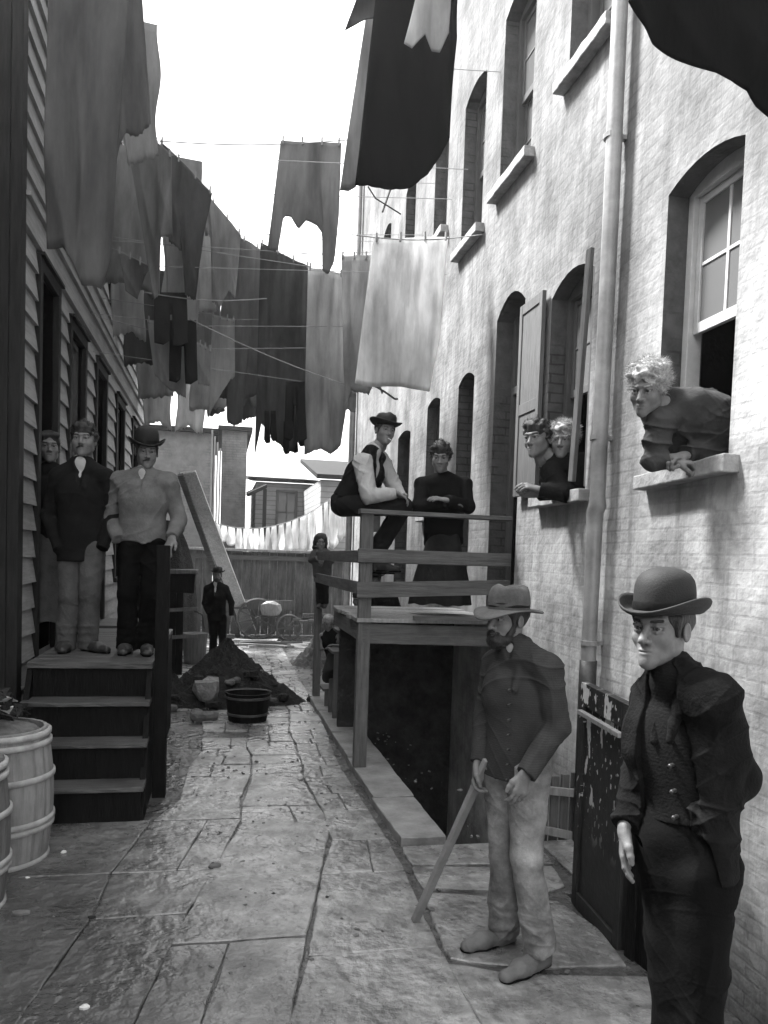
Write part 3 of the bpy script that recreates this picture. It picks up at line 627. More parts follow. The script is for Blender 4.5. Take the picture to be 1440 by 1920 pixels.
def cloth(label, top, bot, Y, v, name='hanging_cloth', cat='laundry', amp=.035, skew=0, rag=0, tr=.35, nc=40, nr=26, seed=0, group='laundry hanging on the lines', lift=0):
    rr = random.Random(seed or int(top[0][0]*7+bot[0][1])); mb = MB(); ph = [rr.uniform(0, 6.28) for _ in range(6)]
    p0 = PY(top[0][0], top[0][1], Y); p1 = PY(top[-1][0], top[-1][1], Y); wd = abs(p1.x-p0.x)
    k1, k2 = rr.uniform(9, 13), rr.uniform(19, 27)
    rg = [rr.uniform(-1, 1) for _ in range(nc+1)]
    for i in range(nc+1):
        t = i/nc; a = lerp_poly(top, t); c = lerp_poly(bot, t)
        pa = PY(a[0], a[1], Y); pc = PY(c[0], c[1], Y)
        if rag: pc.z += rag*rg[i]
        for j in range(nr+1):
            s = j/nr; p = pa.lerp(pc, s); u_ = t*wd
            d = amp*1.3*(.25+s**.6)*(2*abs(math.sin(.5*k1*u_+ph[0]+.9*s))-1+.6*abs(math.sin(.6*k2*u_+ph[1]-1.4*s+.8*math.sin(4*s)))+.5*math.sin(5*s+3*u_+ph[2])) + skew*(t-.5)
            mb.v.append((p.x+.2*amp*s*math.sin(11*u_+ph[3]+3*s), p.y+d, p.z))
    for i in range(nc):
        for j in range(nr): mb.f.append((i*(nr+1)+j, i*(nr+1)+j+1, (i+1)*(nr+1)+j+1, (i+1)*(nr+1)+j)); mb.m.append(0)
    o = mb.build(name, clothmat(v, tr), smooth=True, solid=.006)
    if nc == 40 and min(top[0][1], top[-1][1]) > 0:
        for t in (.04, .36, .68, .96):
            p = PY(*lerp_poly(top, t), Y); own(MB().box((p.x-.008, p.y-.018, p.z-.035), (p.x+.008, p.y-.006, p.z+.045)).box((p.x-.008, p.y+.006, p.z-.035), (p.x+.008, p.y+.018, p.z+.045)).build('peg', m_palewood), o)
    return tag(o, label, cat, group)
LQ = [
 ('large grey sheet hanging high beside the clapboards, nearest on the left', [(88, -60), (246, -60)], [(78, 452), (112, 458), (138, 500), (150, 528), (190, 530), (204, 470)], 4.6, .20, 'hanging_sheet', .05, 0),
 ('broad grey blanket behind the large left sheet, reaching to the edge of the sky', [(140, -90), (262, -90)], [(205, 330), (238, 250), (262, 235), (276, 205)], 5.6, .19, 'blanket_or_vignette', .05, .01),
 ('grey cloth just below the sky edge, upper left of the line of washing', [(228, 205), (322, 292)], [(286, 560), (300, 548), (303, 450), (322, 440)], 8.2, .26, 'hanging_cloth', .04, .01),
 ('grey shirt hanging above the black trousers', [(300, 262), (398, 362)], [(318, 452), (342, 470), (345, 545), (366, 560), (382, 430)], 8.8, .14, 'hanging_shirt', .04, .015),
 ('wide grey sheet under the sky edge right of the grey shirt', [(372, 345), (452, 440)], [(386, 440), (397, 445), (398, 560), (410, 575), (428, 540), (440, 560)], 10, .34, 'hanging_sheet', .04, .02),
 ('smoky grey sheet in the middle of the washing with a ragged hem', [(430, 432), (508, 478)], [(395, 760), (408, 742), (424, 748), (426, 790), (440, 797), (455, 792), (458, 750), (470, 742), (497, 735)], 11, .20, 'hanging_sheet', .04, .02),
 ('pale cloth below the grey cloth on the left with a slanting hem', [(276, 600), (352, 612)], [(288, 700), (318, 728), (348, 746)], 9.4, .40, 'hanging_cloth', .03, .01),
 ('pale narrow cloth right of the black trousers', [(365, 640), (395, 655)], [(372, 718), (395, 722)], 9.6, .42, 'hanging_cloth', .02, .01),
 ('light grey shirt tails below the middle sheet', [(398, 590), (440, 600)], [(392, 780), (400, 760), (430, 712), (440, 705)], 10.4, .42, 'hanging_shirt', .03, .01),
 ('dark grey long sheet at the heart of the washing', [(488, 455), (580, 500)], [(478, 862), (492, 792), (500, 800), (520, 832), (550, 850), (560, 800), (576, 770)], 10.2, .13, 'hanging_sheet', .045, .015),
 ('tall light grey sheet left of the white sheet', [(578, 500), (668, 520)], [(570, 852), (600, 842), (622, 852), (640, 835), (658, 705)], 9.4, .40, 'hanging_sheet', .04, .008),
 ('narrow grey cloth between the light grey sheet and the white sheet', [(640, 480), (708, 480)], [(648, 770), (660, 730), (690, 742), (700, 720)], 9.0, .38, 'hanging_cloth', .03, .01),
 ('grey torn shirt with a long hanging sleeve alone against the sky', [(526, 264), (640, 268)], [(502, 466), (522, 470), (533, 404), (546, 404), (560, 428), (574, 412), (592, 424), (603, 440), (604, 508), (616, 514), (628, 488), (637, 400)], 8.4, .22, 'torn_shirt', .02, 0),
 ('small grey rag just behind the hat of the sitting man', [(628, 725), (668, 735)], [(635, 800), (645, 765), (668, 772)], 9.8, .30, 'hanging_rag', .02, .01),
 ('bright white sheet hung straight in front of the brick wall', [(700, 447), (842, 443)], [(667, 718), (700, 724), (752, 726), (808, 733), (826, 640)], 7.6, .66, 'white_sheet', .025, 0),
 ('pale long underwear hanging high in front of the black coat', [(795, -70), (850, -70)], [(762, 72), (776, 84), (800, 60), (812, 92), (826, 96), (842, 60)], 5.3, .42, 'hanging_underwear', .02, 0),
 ('grey strip of cloth left of the black coat', [(700, -60), (745, -60)], [(640, 350), (655, 352), (668, 345), (700, 200)], 6.2, .30, 'hanging_cloth', .03, 0),
 ('big black coat hanging highest over the alley', [(712, -70), (862, -70)], [(664, 348), (720, 350), (776, 346), (806, 322), (826, 290), (838, 262), (852, 120)], 5.8, .009, 'hanging_coat', .035, .004),
 ('small black rag at the top beside the coat', [(690, -60), (730, -60)], [(650, 45), (690, 30), (724, 30)], 6.0, .05, 'hanging_rag', .03, 0),
 ('added dark sheet standing in for lens vignetting in the top right corner', [(1180, -90), (1500, -90)], [(1180, 0), (1235, 72), (1300, 108), (1370, 150), (1420, 196), (1500, 250)], 2.45, .006, 'blanket_or_vignette', .02, 0),  # added sheet, blacks out the corner like lens vignetting
 ('grey mended cloth low on the line in front of the window frames', [(222, 470), (282, 500)], [(236, 545), (258, 560), (270, 520)], 8.9, .22, 'hanging_cloth', .02, 0),
]
for i, (lb, tp, bt, Y, v, nm, am, rg) in enumerate(LQ):
    cloth(lb, tp, bt, Y, v, nm, amp=am, rag=rg, seed=i+3, tr=.12 if v < .1 else .62, cat='laundry')
    if min(tp[0][1], tp[-1][1]) > 0 and i not in (12, 14):
        a = PY(*tp[0], Y); c = PY(*tp[-1], Y); d = (c-a)/max(.01, c.x-a.x); l_ = a+d*(-1.49-a.x)*.4; l_.x = -1.49; r_ = c+d*.5; r_.x = 2.44; r_.z = c.z+.25
        tag(MB().tube([l_, a+Vector((0, 0, .004)), c+Vector((0, 0, .004)), r_], .004, n=5).build('clothesline', m_rope), 'line that carries the '+lb.split(',')[0][:60].rsplit(' ', 1)[0], 'clothesline')
def trousers(label, box, Y, v, seed):
    x0, x1, y0, y1, gap = box; m = (x0+x1)/2
    return cloth(label, [(x0, y0), (x1, y0)], [(x0-2, y1), (x0+(m-x0)*.5, y1+4), (m-gap, y1-3), (m-gap*.5, y0+(y1-y0)*.42), (m+gap*.5, y0+(y1-y0)*.42), (m+gap, y1+6), (m+(x1-m)*.6, y1+8), (x1+3, y1)], Y, v, 'hanging_trousers', amp=.02, seed=seed, tr=.1, nc=56)
trousers('black trousers hanging on the left of the washing', (290, 350, 548, 640, 4), 9.0, .03, 31)
trousers('second pair of black trousers hanging lower behind the first', (318, 368, 600, 712, 5), 9.2, .02, 32)
trousers('dark trousers hanging between two long sheets', (536, 572, 715, 822, 3), 9.3, .02, 33)
for i, (x, y0, y1) in enumerate([(500, 770, 832), (512, 770, 828), (536, 790, 852), (552, 785, 850), (564, 780, 838)]):
    tag(cloth('', [(x-4, y0), (x+5, y0)], [(x-5, y1-8), (x-1, y1), (x+8, y1-2), (x+6, y1-14)], 10.0+.1*i, .02, 'hanging_sock', amp=.008, seed=40+i, tr=.1, nc=8, nr=8, group='black stockings on the far line'), 'black stocking dangling over the bright gap, number %s from the left' % ['one', 'two', 'three', 'four', 'five'][i], 'stocking')
# filler: washing on farther lines, each piece its own thing
rr = random.Random(21); DESC = ['grey petticoat', 'pale undershirt', 'striped towel', 'dim bed cover', 'worn apron', 'sooty grey curtain', 'patched shirt', 'thin muslin', 'short pale rag', 'long grey towel']
PL = ['near the clapboards', 'a little left of the middle', 'in the middle of the alley', 'on the right half of its line']
seen = set(); q = 0
for li, (Y, z, xs, xe) in enumerate([(7.3, 6.35, -1.42, -.75), (9.6, 6.35, -1.42, -.30), (10.8, 6.1, -1.4, -.1), (12.2, 5.9, -1.4, .55), (13.5, 5.6, -1.35, 1.0), (14.8, 5.4, -1.35, 1.6)]):
    x = xs; k = 0
    while x < xe:
        wd = rr.uniform(.3, .7); wd = min(wd, xe-x+.15); ht = rr.uniform(.8, 1.5)+(.4 if li < 3 else 0); mb = MB(); nc, nr = 20, 16; ph = rr.uniform(0, 6); prof = [rr.uniform(-.06, .06) for _ in range(nc+1)]
        notch = rr.random()
        for i in range(nc+1):
            t = i/nc; hh = ht+prof[i]*.4+(.25*abs(t-.5) if notch > .5 else -.15*t)
            for j in range(nr+1):
                s = j/nr; mb.v.append((x+wd*t+.02*math.sin(9*s+ph), Y+.03*s*math.sin(14*wd*t+ph)+.03*s*math.sin(23*wd*t), z-.06*math.sin(math.pi*(x+wd*t+1.5)/3.95)*2-hh*s))
        for i in range(nc):
            for j in range(nr): mb.f.append((i*(nr+1)+j, i*(nr+1)+j+1, (i+1)*(nr+1)+j+1, (i+1)*(nr+1)+j)); mb.m.append(0)
        o = mb.build('hanging_cloth', clothmat(rr.choice([.10, .2, .3, .45, .5])), smooth=True, solid=.006)
        d = DESC[(q*3+li) % 10]; lab = '%s on clothesline %s from the camera, %s' % (d, ['two', 'three', 'four', 'five', 'six', 'seven'][li], PL[min(3, int((x+1.5)))])
        while lab in seen: lab += ', beside its neighbour'
        seen.add(lab); tag(o, lab, 'laundry', 'laundry hanging on the lines'); q += 1; x += wd+rr.uniform(.02, .3)
    p = [(-1.5+3.95*i/16, Y, z-.12*math.sin(math.pi*i/16)) for i in range(17)]
    tag(MB().tube(p, .0035, n=5).build('clothesline', m_rope), 'clothesline across the alley, %s of the farther lines counted from the camera' % ['first', 'second', 'third', 'fourth', 'fifth', 'sixth'][li], 'clothesline')
for i, (x0, y0, x1, y1, Y, lab) in enumerate([(265, 262, 660, 262, 8.4, 'clothesline holding the torn shirt against the sky'), (660, 440, 905, 440, 7.6, 'clothesline holding the bright white sheet'), (270, 548, 500, 560, 9.0, 'clothesline holding the black trousers'), (355, 598, 690, 735, 9.2, 'slack line sagging past the trousers toward the sitting man')]):
    a = PY(x0, y0, Y); c = PY(x1, y1, Y); a.x = max(a.x, -1.48) if i != 3 else a.x
    tag(MB().tube([a.lerp(c, k/12)-Vector((0, 0, .05*math.sin(math.pi*k/12))) for k in range(13)], .006, n=5).build('clothesline', m_rope), lab, 'clothesline')
# hook on a bent rod near the sitting man
a = [PY(x, y, 9.0) for x, y in ((700, 722), (722, 735), (740, 748), (746, 748))]
tag(MB().tube(a, .012, n=6).tube([PY(712, 724, 9.0), PY(717, 738, 9.0)], .01, n=6).build('bent_rod', m_iron), 'short bent iron rod sticking out below the white sheet', 'rod')
a = [PY(x, y, 6.5) for x, y in ((690, 350), (704, 372), (725, 385), (752, 402))]
tag(MB().tube(a, .006, n=5).tube([PY(732, 355, 6.5), PY(717, 398, 6.5)], .008, n=5).build('bent_wire', m_iron), 'crossed bits of wire dangling above the white sheet', 'wire')
# far white washing along a sagging line behind the fence
LP = [(404, 982), (440, 990), (480, 992), (510, 988), (540, 980), (570, 968), (600, 950), (625, 932), (650, 912)]
def lpt(x):
    for (xa, ya), (xb, yb) in zip(LP, LP[1:]):
        if x <= xb: return ya+(yb-ya)*(x-xa)/(xb-xa)
    return LP[-1][1]
tag(MB().tube([PY(x, lpt(x)-1, 19.2) for x in range(396, 662, 8)], .01, n=5).build('clothesline', m_rope), 'long sagging line of small white washing beyond the fence', 'clothesline')
x = 404; rr = random.Random(8); i = 0
while x < 648:
    w_ = rr.uniform(9, 15); y = lpt(x); h = 30+rr.uniform(-3, 8)+(x-404)*.25; h = min(h, 1034-y)
    o = cloth('small white garment in the far white washing, seen just above the fence', [(x+2, lpt(x+2)), (x+w_-2, lpt(x+w_-2))], [(x-2, y+h*.85), (x, y+h), (x+w_*.6, y+h+2), (x+w_+3, y+h*.9)], 19.2, .8, 'white_garment', amp=.03, seed=60+i, tr=.45, nc=8, nr=8, group='white garments on the line beyond the fence')
    x += w_+rr.uniform(-1, 2); i += 1
# ================================================================ THINGS ON THE GROUND
def barrel(label, c, h, r, m, fill=True, lid=False):
    t = thing('barrel', c, label, 'barrel', 'barrels at the left edge'); C = Vector(c)
    prof = lambda f: r*(.86+.14*math.sin(math.pi*(f*.92+.04)))
    n = 66; b = MB(); vs = []
    K = 14
    for k in range(K+1):
        f = k/K
        for a in range(n):
            st_ = a % 3; rr_ = prof(f)-(.006 if st_ == 0 else 0); an = 2*math.pi*a/n; vs.append(C+Vector((rr_*math.cos(an), rr_*math.sin(an), h*f)))
    for k in range(K+1):
        f = 1-k/K*.3
        for a in range(n): rr_ = prof(f)-.022; an = 2*math.pi*a/n; vs.append(C+Vector((rr_*math.cos(an), rr_*math.sin(an), h*f)))
    fs = [(k*n+a, k*n+(a+1) % n, (k+1)*n+(a+1) % n, (k+1)*n+a) for k in range(2*K+1) for a in range(n)]
    b.add(vs, fs).build('staves', m, t)
    for f, th in ((.05, .012), (.30, .012), (.345, .012), (.66, .012), (.90, .014), (.965, .017)):
        q = MB(); q.lathe([(prof(f-.018)+.002, f*h-.018), (prof(f)+th, f*h-.012), (prof(f)+th, f*h+.012), (prof(f+.018)+.001, f*h+.018)], c, n=40); q.build('hoop', m_hoop, t, smooth=True)
    b = MB(); rq = random.Random(int(c[0]*100)); N_ = 18
    b.lathe([(prof(.9)-.02, h*.93), (prof(.9)*.75, h*.99), (prof(.9)*.4, h*1.03), (.02, h*1.05)], c, n=20); b.build('refuse', m_rubble, t, smooth=False)
    return t
barrel('pale wooden barrel heaped with refuse beside the stoop steps', (-1.24, 4.95, -.03), .80, .31, m_barrel)
barrel('darker weathered barrel nearest at the left edge of the picture', (-1.29, 4.28, -.03), .78, .28, m_barrel2)
def scrap(c, s, m, name, label, cat, group=None, seed=0):
    rq = random.Random(seed); bm = bmesh.new(); bmesh.ops.create_icosphere(bm, subdivisions=2, radius=1)
    for v in bm.verts:
        n_ = math.sin(3*v.co.x+seed)+math.sin(4*v.co.y+2*seed)+math.sin(5*v.co.z); v.co *= 1+.16*n_+rq.uniform(-.06, .06); v.co = Vector((v.co.x*s[0], v.co.y*s[1], max(v.co.z*s[2], -s[2]*.6)))+Vector(c)
    me = bpy.data.meshes.new(name); bm.to_mesh(me); bm.free(); me.materials.append(m); o = bpy.data.objects.new(name, me); COL.objects.link(o)
    return tag(o, label, cat, group)
rr = random.Random(5)
for i in range(44):     # refuse scraps heaped in the barrels
    bx, by = ((-1.24, 4.95) if i < 30 else (-1.29, 4.28)); a = rr.uniform(0, 6.28); d = rr.uniform(0, .2)
    mb = MB(); cx_, cy_, cz = bx+d*math.cos(a), by+d*math.sin(a), .80+(.2-d)*.7; q = [Vector((cx_+rr.uniform(-.08, .08), cy_+rr.uniform(-.08, .08), cz+rr.uniform(-.03, .07))) for _ in range(5)]
    mb.add([tuple(v) for v in q], [(0, 1, 2), (0, 2, 3), (0, 3, 4), (1, 2, 3, 4)])
    tag(mb.build('refuse_scrap', m_litter if i % 3 == 0 else m_coal, solid=.006), '%s scrap of refuse piled in the %s barrel' % ('pale' if i % 3 == 0 else 'dark', 'pale' if i < 30 else 'dark'), 'refuse', 'scraps of refuse heaped in the barrels, %s' % ('pale ones' if i % 3 == 0 else 'dark ones'))
# heap of dark earth with a patch of pale ash
def heap(name, c, rx, ry, h, m, seed, label, pw=1.2):
    rq = random.Random(seed); mb = MB(); n, k = 48, 22; ph = [rq.uniform(0, 6) for _ in range(5)]
    for j in range(k+1):
        f = j/k
        for a in range(n):
            an = 2*math.pi*a/n; w_ = 1+.09*math.sin(2*an+ph[0])+.06*math.sin(5*an+ph[1]); z = h*(1-f)**(1/pw if False else 1.0)*(1-.25*f)+(.03*h*math.sin(9*an+11*f+ph[2]))*f*(1-f)*4+rq.uniform(-.035, .035)*(1 if 0 < j < k else 0)
            mb.v.append((c[0]+rx*f*w_*math.cos(an), c[1]+ry*f*w_*math.sin(an), c[2]+max(z, -.06)))
    for j in range(k):
        for a in range(n): mb.f.append((j*n+a, j*n+(a+1) % n, (j+1)*n+(a+1) % n, (j+1)*n+a)); mb.m.append(0)
    return tag(mb.build(name, m, smooth=False), label, 'heap')
m_heap = mat('heap_earth', .018, rough=.9, var=.6, scale=14, bump=1, bscale=40, dist=.03)
heap('earth_heap', (.12, 10.0, -.03), .92, .75, .80, m_heap, 3, 'pointed heap of dark earth in the middle of the alley')
scrap((-.12, 9.48, .2), (.15, .13, .2), m_ash, 'ash_pile', 'pale patch of ash and plaster dumped on the front of the dark heap', 'ash pile', seed=12)
heap('earth_heap', (-.62, 9.9, -.03), .5, .5, .5, m_heap, 9, 'lower shoulder of dark earth left of the ash, by the stoop post')
scrap((-.12, 8.75, .04), (.13, .09, .08), m_rubble, 'stone', 'rounded dark stone on the ground in front of the heap', 'stone', seed=4)
scrap((-.2, 8.95, .04), (.07, .06, .06), m_rubble, 'stone', 'smaller stone just left of the dark rounded stone', 'stone', seed=9)
rr = random.Random(31)
for i in range(34):
    a_ = rr.uniform(0, 6.28); d_ = rr.uniform(.35, 1.15); s_ = rr.uniform(.02, .06)
    zz_ = max(0, .8*(1-d_)*.75)
    scrap((.1+.95*d_*math.cos(a_), 9.95-.75*d_*abs(math.sin(a_)), zz_+.02), (s_*1.3, s_, s_), m_heap if i % 4 else m_rubble, 'clod', ('grey' if i % 4 == 0 else 'black')+' clod of dirt lying on or around the dark earth heap', 'clod', ('grey' if i % 4 == 0 else 'black')+' clods around the earth heap', seed=i+200)
bk = thing('wooden_tub', (.34, 8.75, -.02), 'dark round wooden tub standing in front of the earth heap', 'tub')
MB().lathe([(.2, 0), (.205, .02), (.225, .17), (.24, .30), (.25, .335), (.232, .335), (.215, .2), (.19, .05), (0, .05)], (.34, 8.75, -.02), n=32).build('body', m_blackwood, bk)
for z, r in ((.09, .218), (.27, .242)): MB().lathe([(r, z), (r+.008, z+.005), (r+.008, z+.025), (r, z+.03)], (.34, 8.75, -.02), n=32).build('hoop', m_iron, bk)
MB().tube([Vector((.34+.25*math.cos(a), 8.75-.02, .315+.03*math.sin(a))) for a in [math.pi*k/10 for k in range(11)]], .007, n=6).build('handle', m_iron, bk)
# litter and small stones on the paving
rr = random.Random(77)
for i, (x, y, s, m, lb) in enumerate([(158, 1892, .018, m_litter, 'white pebble on the flagstones at the bottom left'), (120, 1600, .016, m_litter, 'pale pebble beside the pale barrel'), (52, 1648, .01, m_litter, 'tiny pale chip left of the paving joint near the barrels'),
        (40, 1715, .03, m_rubble, 'dark clod near the dark barrel'), (402, 1626, .028, m_rubble, 'dark clod lodged in a paving joint'), (862, 1484, .02, m_rubble, 'small stone on the kerb stones'), (512, 1678, .01, m_coal, 'black cinder left of the middle of the paving'), (613, 1684, .009, m_coal, 'second black cinder near the middle of the paving'), (810, 1708, .016, m_rubble, 'small grey stone next to the foot of the stick'), (173, 1722, .014, m_coal, 'black cinder on the long joint at the left')]):
    p = PZ(x, y, 0); scrap((p.x, p.y, .006), (s*1.2, s, s*.7), m, 'pebble', lb, 'pebble', seed=i+20)
p = PZ(678, 1730); tag(MB().bar((p.x-.03, p.y, .008), (p.x+.03, p.y, .008), .014, .012).build('wood_chip', m_palewood), 'little cut wood chip on the paving left of the stick', 'wood chip')
gm = MB(); rr = random.Random(90)
for i in range(900):
    x = rr.uniform(-1.4, 1.9); y = 3+rr.random()**.8*11; s = rr.uniform(.004, .014)*(1+y*.06); z = .0
    if y < 5 and x > 1.9: continue
    gm.bar((x, y, z), (x+rr.uniform(-s, s)*1.5, y+rr.uniform(-s, s)*1.5, z+rr.uniform(.001, s*.6)), s, s*.7)
o = gm.build('grit', m_rubble); o['kind'] = 'stuff'; tag(o, 'grit and crumbs of dirt scattered over the paving', 'grit')
# leaning plank, cart, sticks, work bench behind the stoop
a = PY(352, 885, 14.5); c = PZ(470, 1190, 0); c.z = .02
tag(MB().bar(a, c, .27, .05, side=(1, 0, 0), j=.006).build('leaning_plank', m_plank, bevel=.006), 'long pale plank leaning steeply behind the man with the dark hat', 'plank')
a = PY(338, 890, 14.4); c = PZ(447, 1195, 0); c.z = .02
tag(MB().bar(a, c, .10, .07, side=(1, 0, 0), j=.006).build('leaning_beam', m_wood, bevel=.006), 'narrower dark beam leaning against the long pale plank', 'plank')
ct = thing('hand_cart', (.7, 17.3, 0), 'small spoked hand cart standing before the board fence', 'cart')
def wheel(cx_, cy_, r, ns, parent):
    b = MB(); pts = [(cx_+r*math.cos(a), cy_, r+r*math.sin(a)) for a in [2*math.pi*k/28 for k in range(29)]]; b.tube(pts, .03, n=6, cap=False)
    for k in range(ns): a = 2*math.pi*k/ns+.2; b.bar((cx_, cy_, r), (cx_+r*math.cos(a), cy_, r+r*math.sin(a)), .03, .03, side=(0, 1, 0))
    b.tube([(cx_, cy_-.1, r), (cx_, cy_+.1, r)], .06, n=10); return b.build('wheel', m_woodz, parent)
pw = PY(483, 1155, 17.2); wheel(pw.x, 17.1, .42, 10, ct); wheel(PY(540, 1168, 17.2).x, 17.0, .26, 8, ct)
MB().box((pw.x-.5, 17.2, .62), (pw.x+.75, 17.7, .68)).box((pw.x-.5, 17.2, .68), (pw.x+.75, 17.23, .82)).build('bed', m_woodz, ct)
MB().bar((pw.x+.7, 17.15, .6), (PY(540, 1168, 17.2).x, 17.05, .26), .05, .05).build('strut', m_woodz, ct)
scrap((pw.x+.28, 17.1, .62), (.26, .1, .2), m_palewood, 'sack', 'pale sack slung on the side of the hand cart', 'sack', seed=2)
rr = random.Random(14)
for i in range(22):
    if i < 14: x, y, z, L_ = .95+rr.uniform(-.3, .3), 15.6+rr.uniform(-.5, .5), .03+.03*(i % 4), rr.uniform(.5, 1.0); lb = 'thin stick in the pile of brushwood on the ground before the hand cart'; g = 'sticks piled on the ground before the cart'
    else: x, y, z, L_ = 1.75+rr.uniform(-.15, .2), 13+rr.uniform(-.4, .4), .75+.04*(i % 4), rr.uniform(.6, 1.0); lb = 'rough stick lying on the pile behind the small seated child'; g = 'sticks heaped behind the seated child'
    a = rr.uniform(-.35, .35); tag(MB().bar((x-L_/2*math.cos(a), y-L_/2*math.sin(a), z), (x+L_/2*math.cos(a), y+L_/2*math.sin(a), z+rr.uniform(-.03, .03)), .045, .035, j=.006).build('stick', m_palewood if i % 3 else m_wood), lb, 'stick', g)
heap('rubble_heap', (1.8, 13.3, -.03), .55, .6, .78, m_rubble, 14, 'heap of broken rubble under the sticks beyond the platform')
wb = thing('wooden_grinder', (-.75, 12.2, 0), 'dark wooden machine on posts with a box on top, behind the stoop', 'machine')
def q(x, y, Y=12.2): return PY(x, y, Y)
A = q(318, 1075); B_ = q(366, 1110)
MB().box((A.x, 12.0, B_.z), (B_.x, 12.5, A.z), j=.01).build('box', m_blackwood, wb, bevel=.01)
MB().box((A.x-.02, 11.97, A.z+.005), (B_.x+.03, 12.53, A.z+.06), j=.01).build('lid', m_woodz, wb, bevel=.01)
for x in (q(325, 1).x, q(348, 1).x, q(362, 1).x): MB().bar((x, 12.05, 0), (x, 12.05, B_.z-.005), .1, .1, side=(1, 0, 0)).build('leg', m_blackwood, wb, bevel=.005)
for k, zz in enumerate((.55, .95)): MB().bar((A.x, 11.99, zz), (B_.x+.05, 11.97, zz+.03), .05, .05).build('rail', m_woodz, wb)
MB().tube([(B_.x, 12.0, zz), (B_.x+.12, 11.9, .9), (B_.x+.15, 11.9, .7)], .015).build('crank', m_iron, wb)
MB().lathe([(.05, 0), (.17, .01), (.19, .35), (.2, .5), (.18, .5), (.0, .45)], (q(388, 1).x, 13.2, 0), n=20).build('x', m_woodz)
bpy.data.objects['x'].name = 'bucket'; tag(bpy.data.objects['bucket'], 'small old bucket standing left of the man with the dark hat', 'bucket')
tp = MB(); n = 24
for j in range(13):
    f = j/12
    for a in range(n): an = 2*math.pi*a/n; w_ = 1+.1*math.sin(3*an)+.06*math.sin(7*an+2); tp.v.append((-.95+.55*math.sin(f*1.57)*w_*math.cos(an)*(1 if f < 1 else 1), 15.3+.5*f*w_*math.sin(an), 2.35*math.cos(f*1.57)**.75+.02*math.sin(5*an)))
for j in range(12):
    for a in range(n): tp.f.append((j*n+a, j*n+(a+1) % n, (j+1)*n+(a+1) % n, (j+1)*n+a)); tp.m.append(0)
tag(tp.build('tarpaulin', m_coal, smooth=True), 'dark tarpaulin thrown over a tall pile beneath the leaning plank', 'tarpaulin')
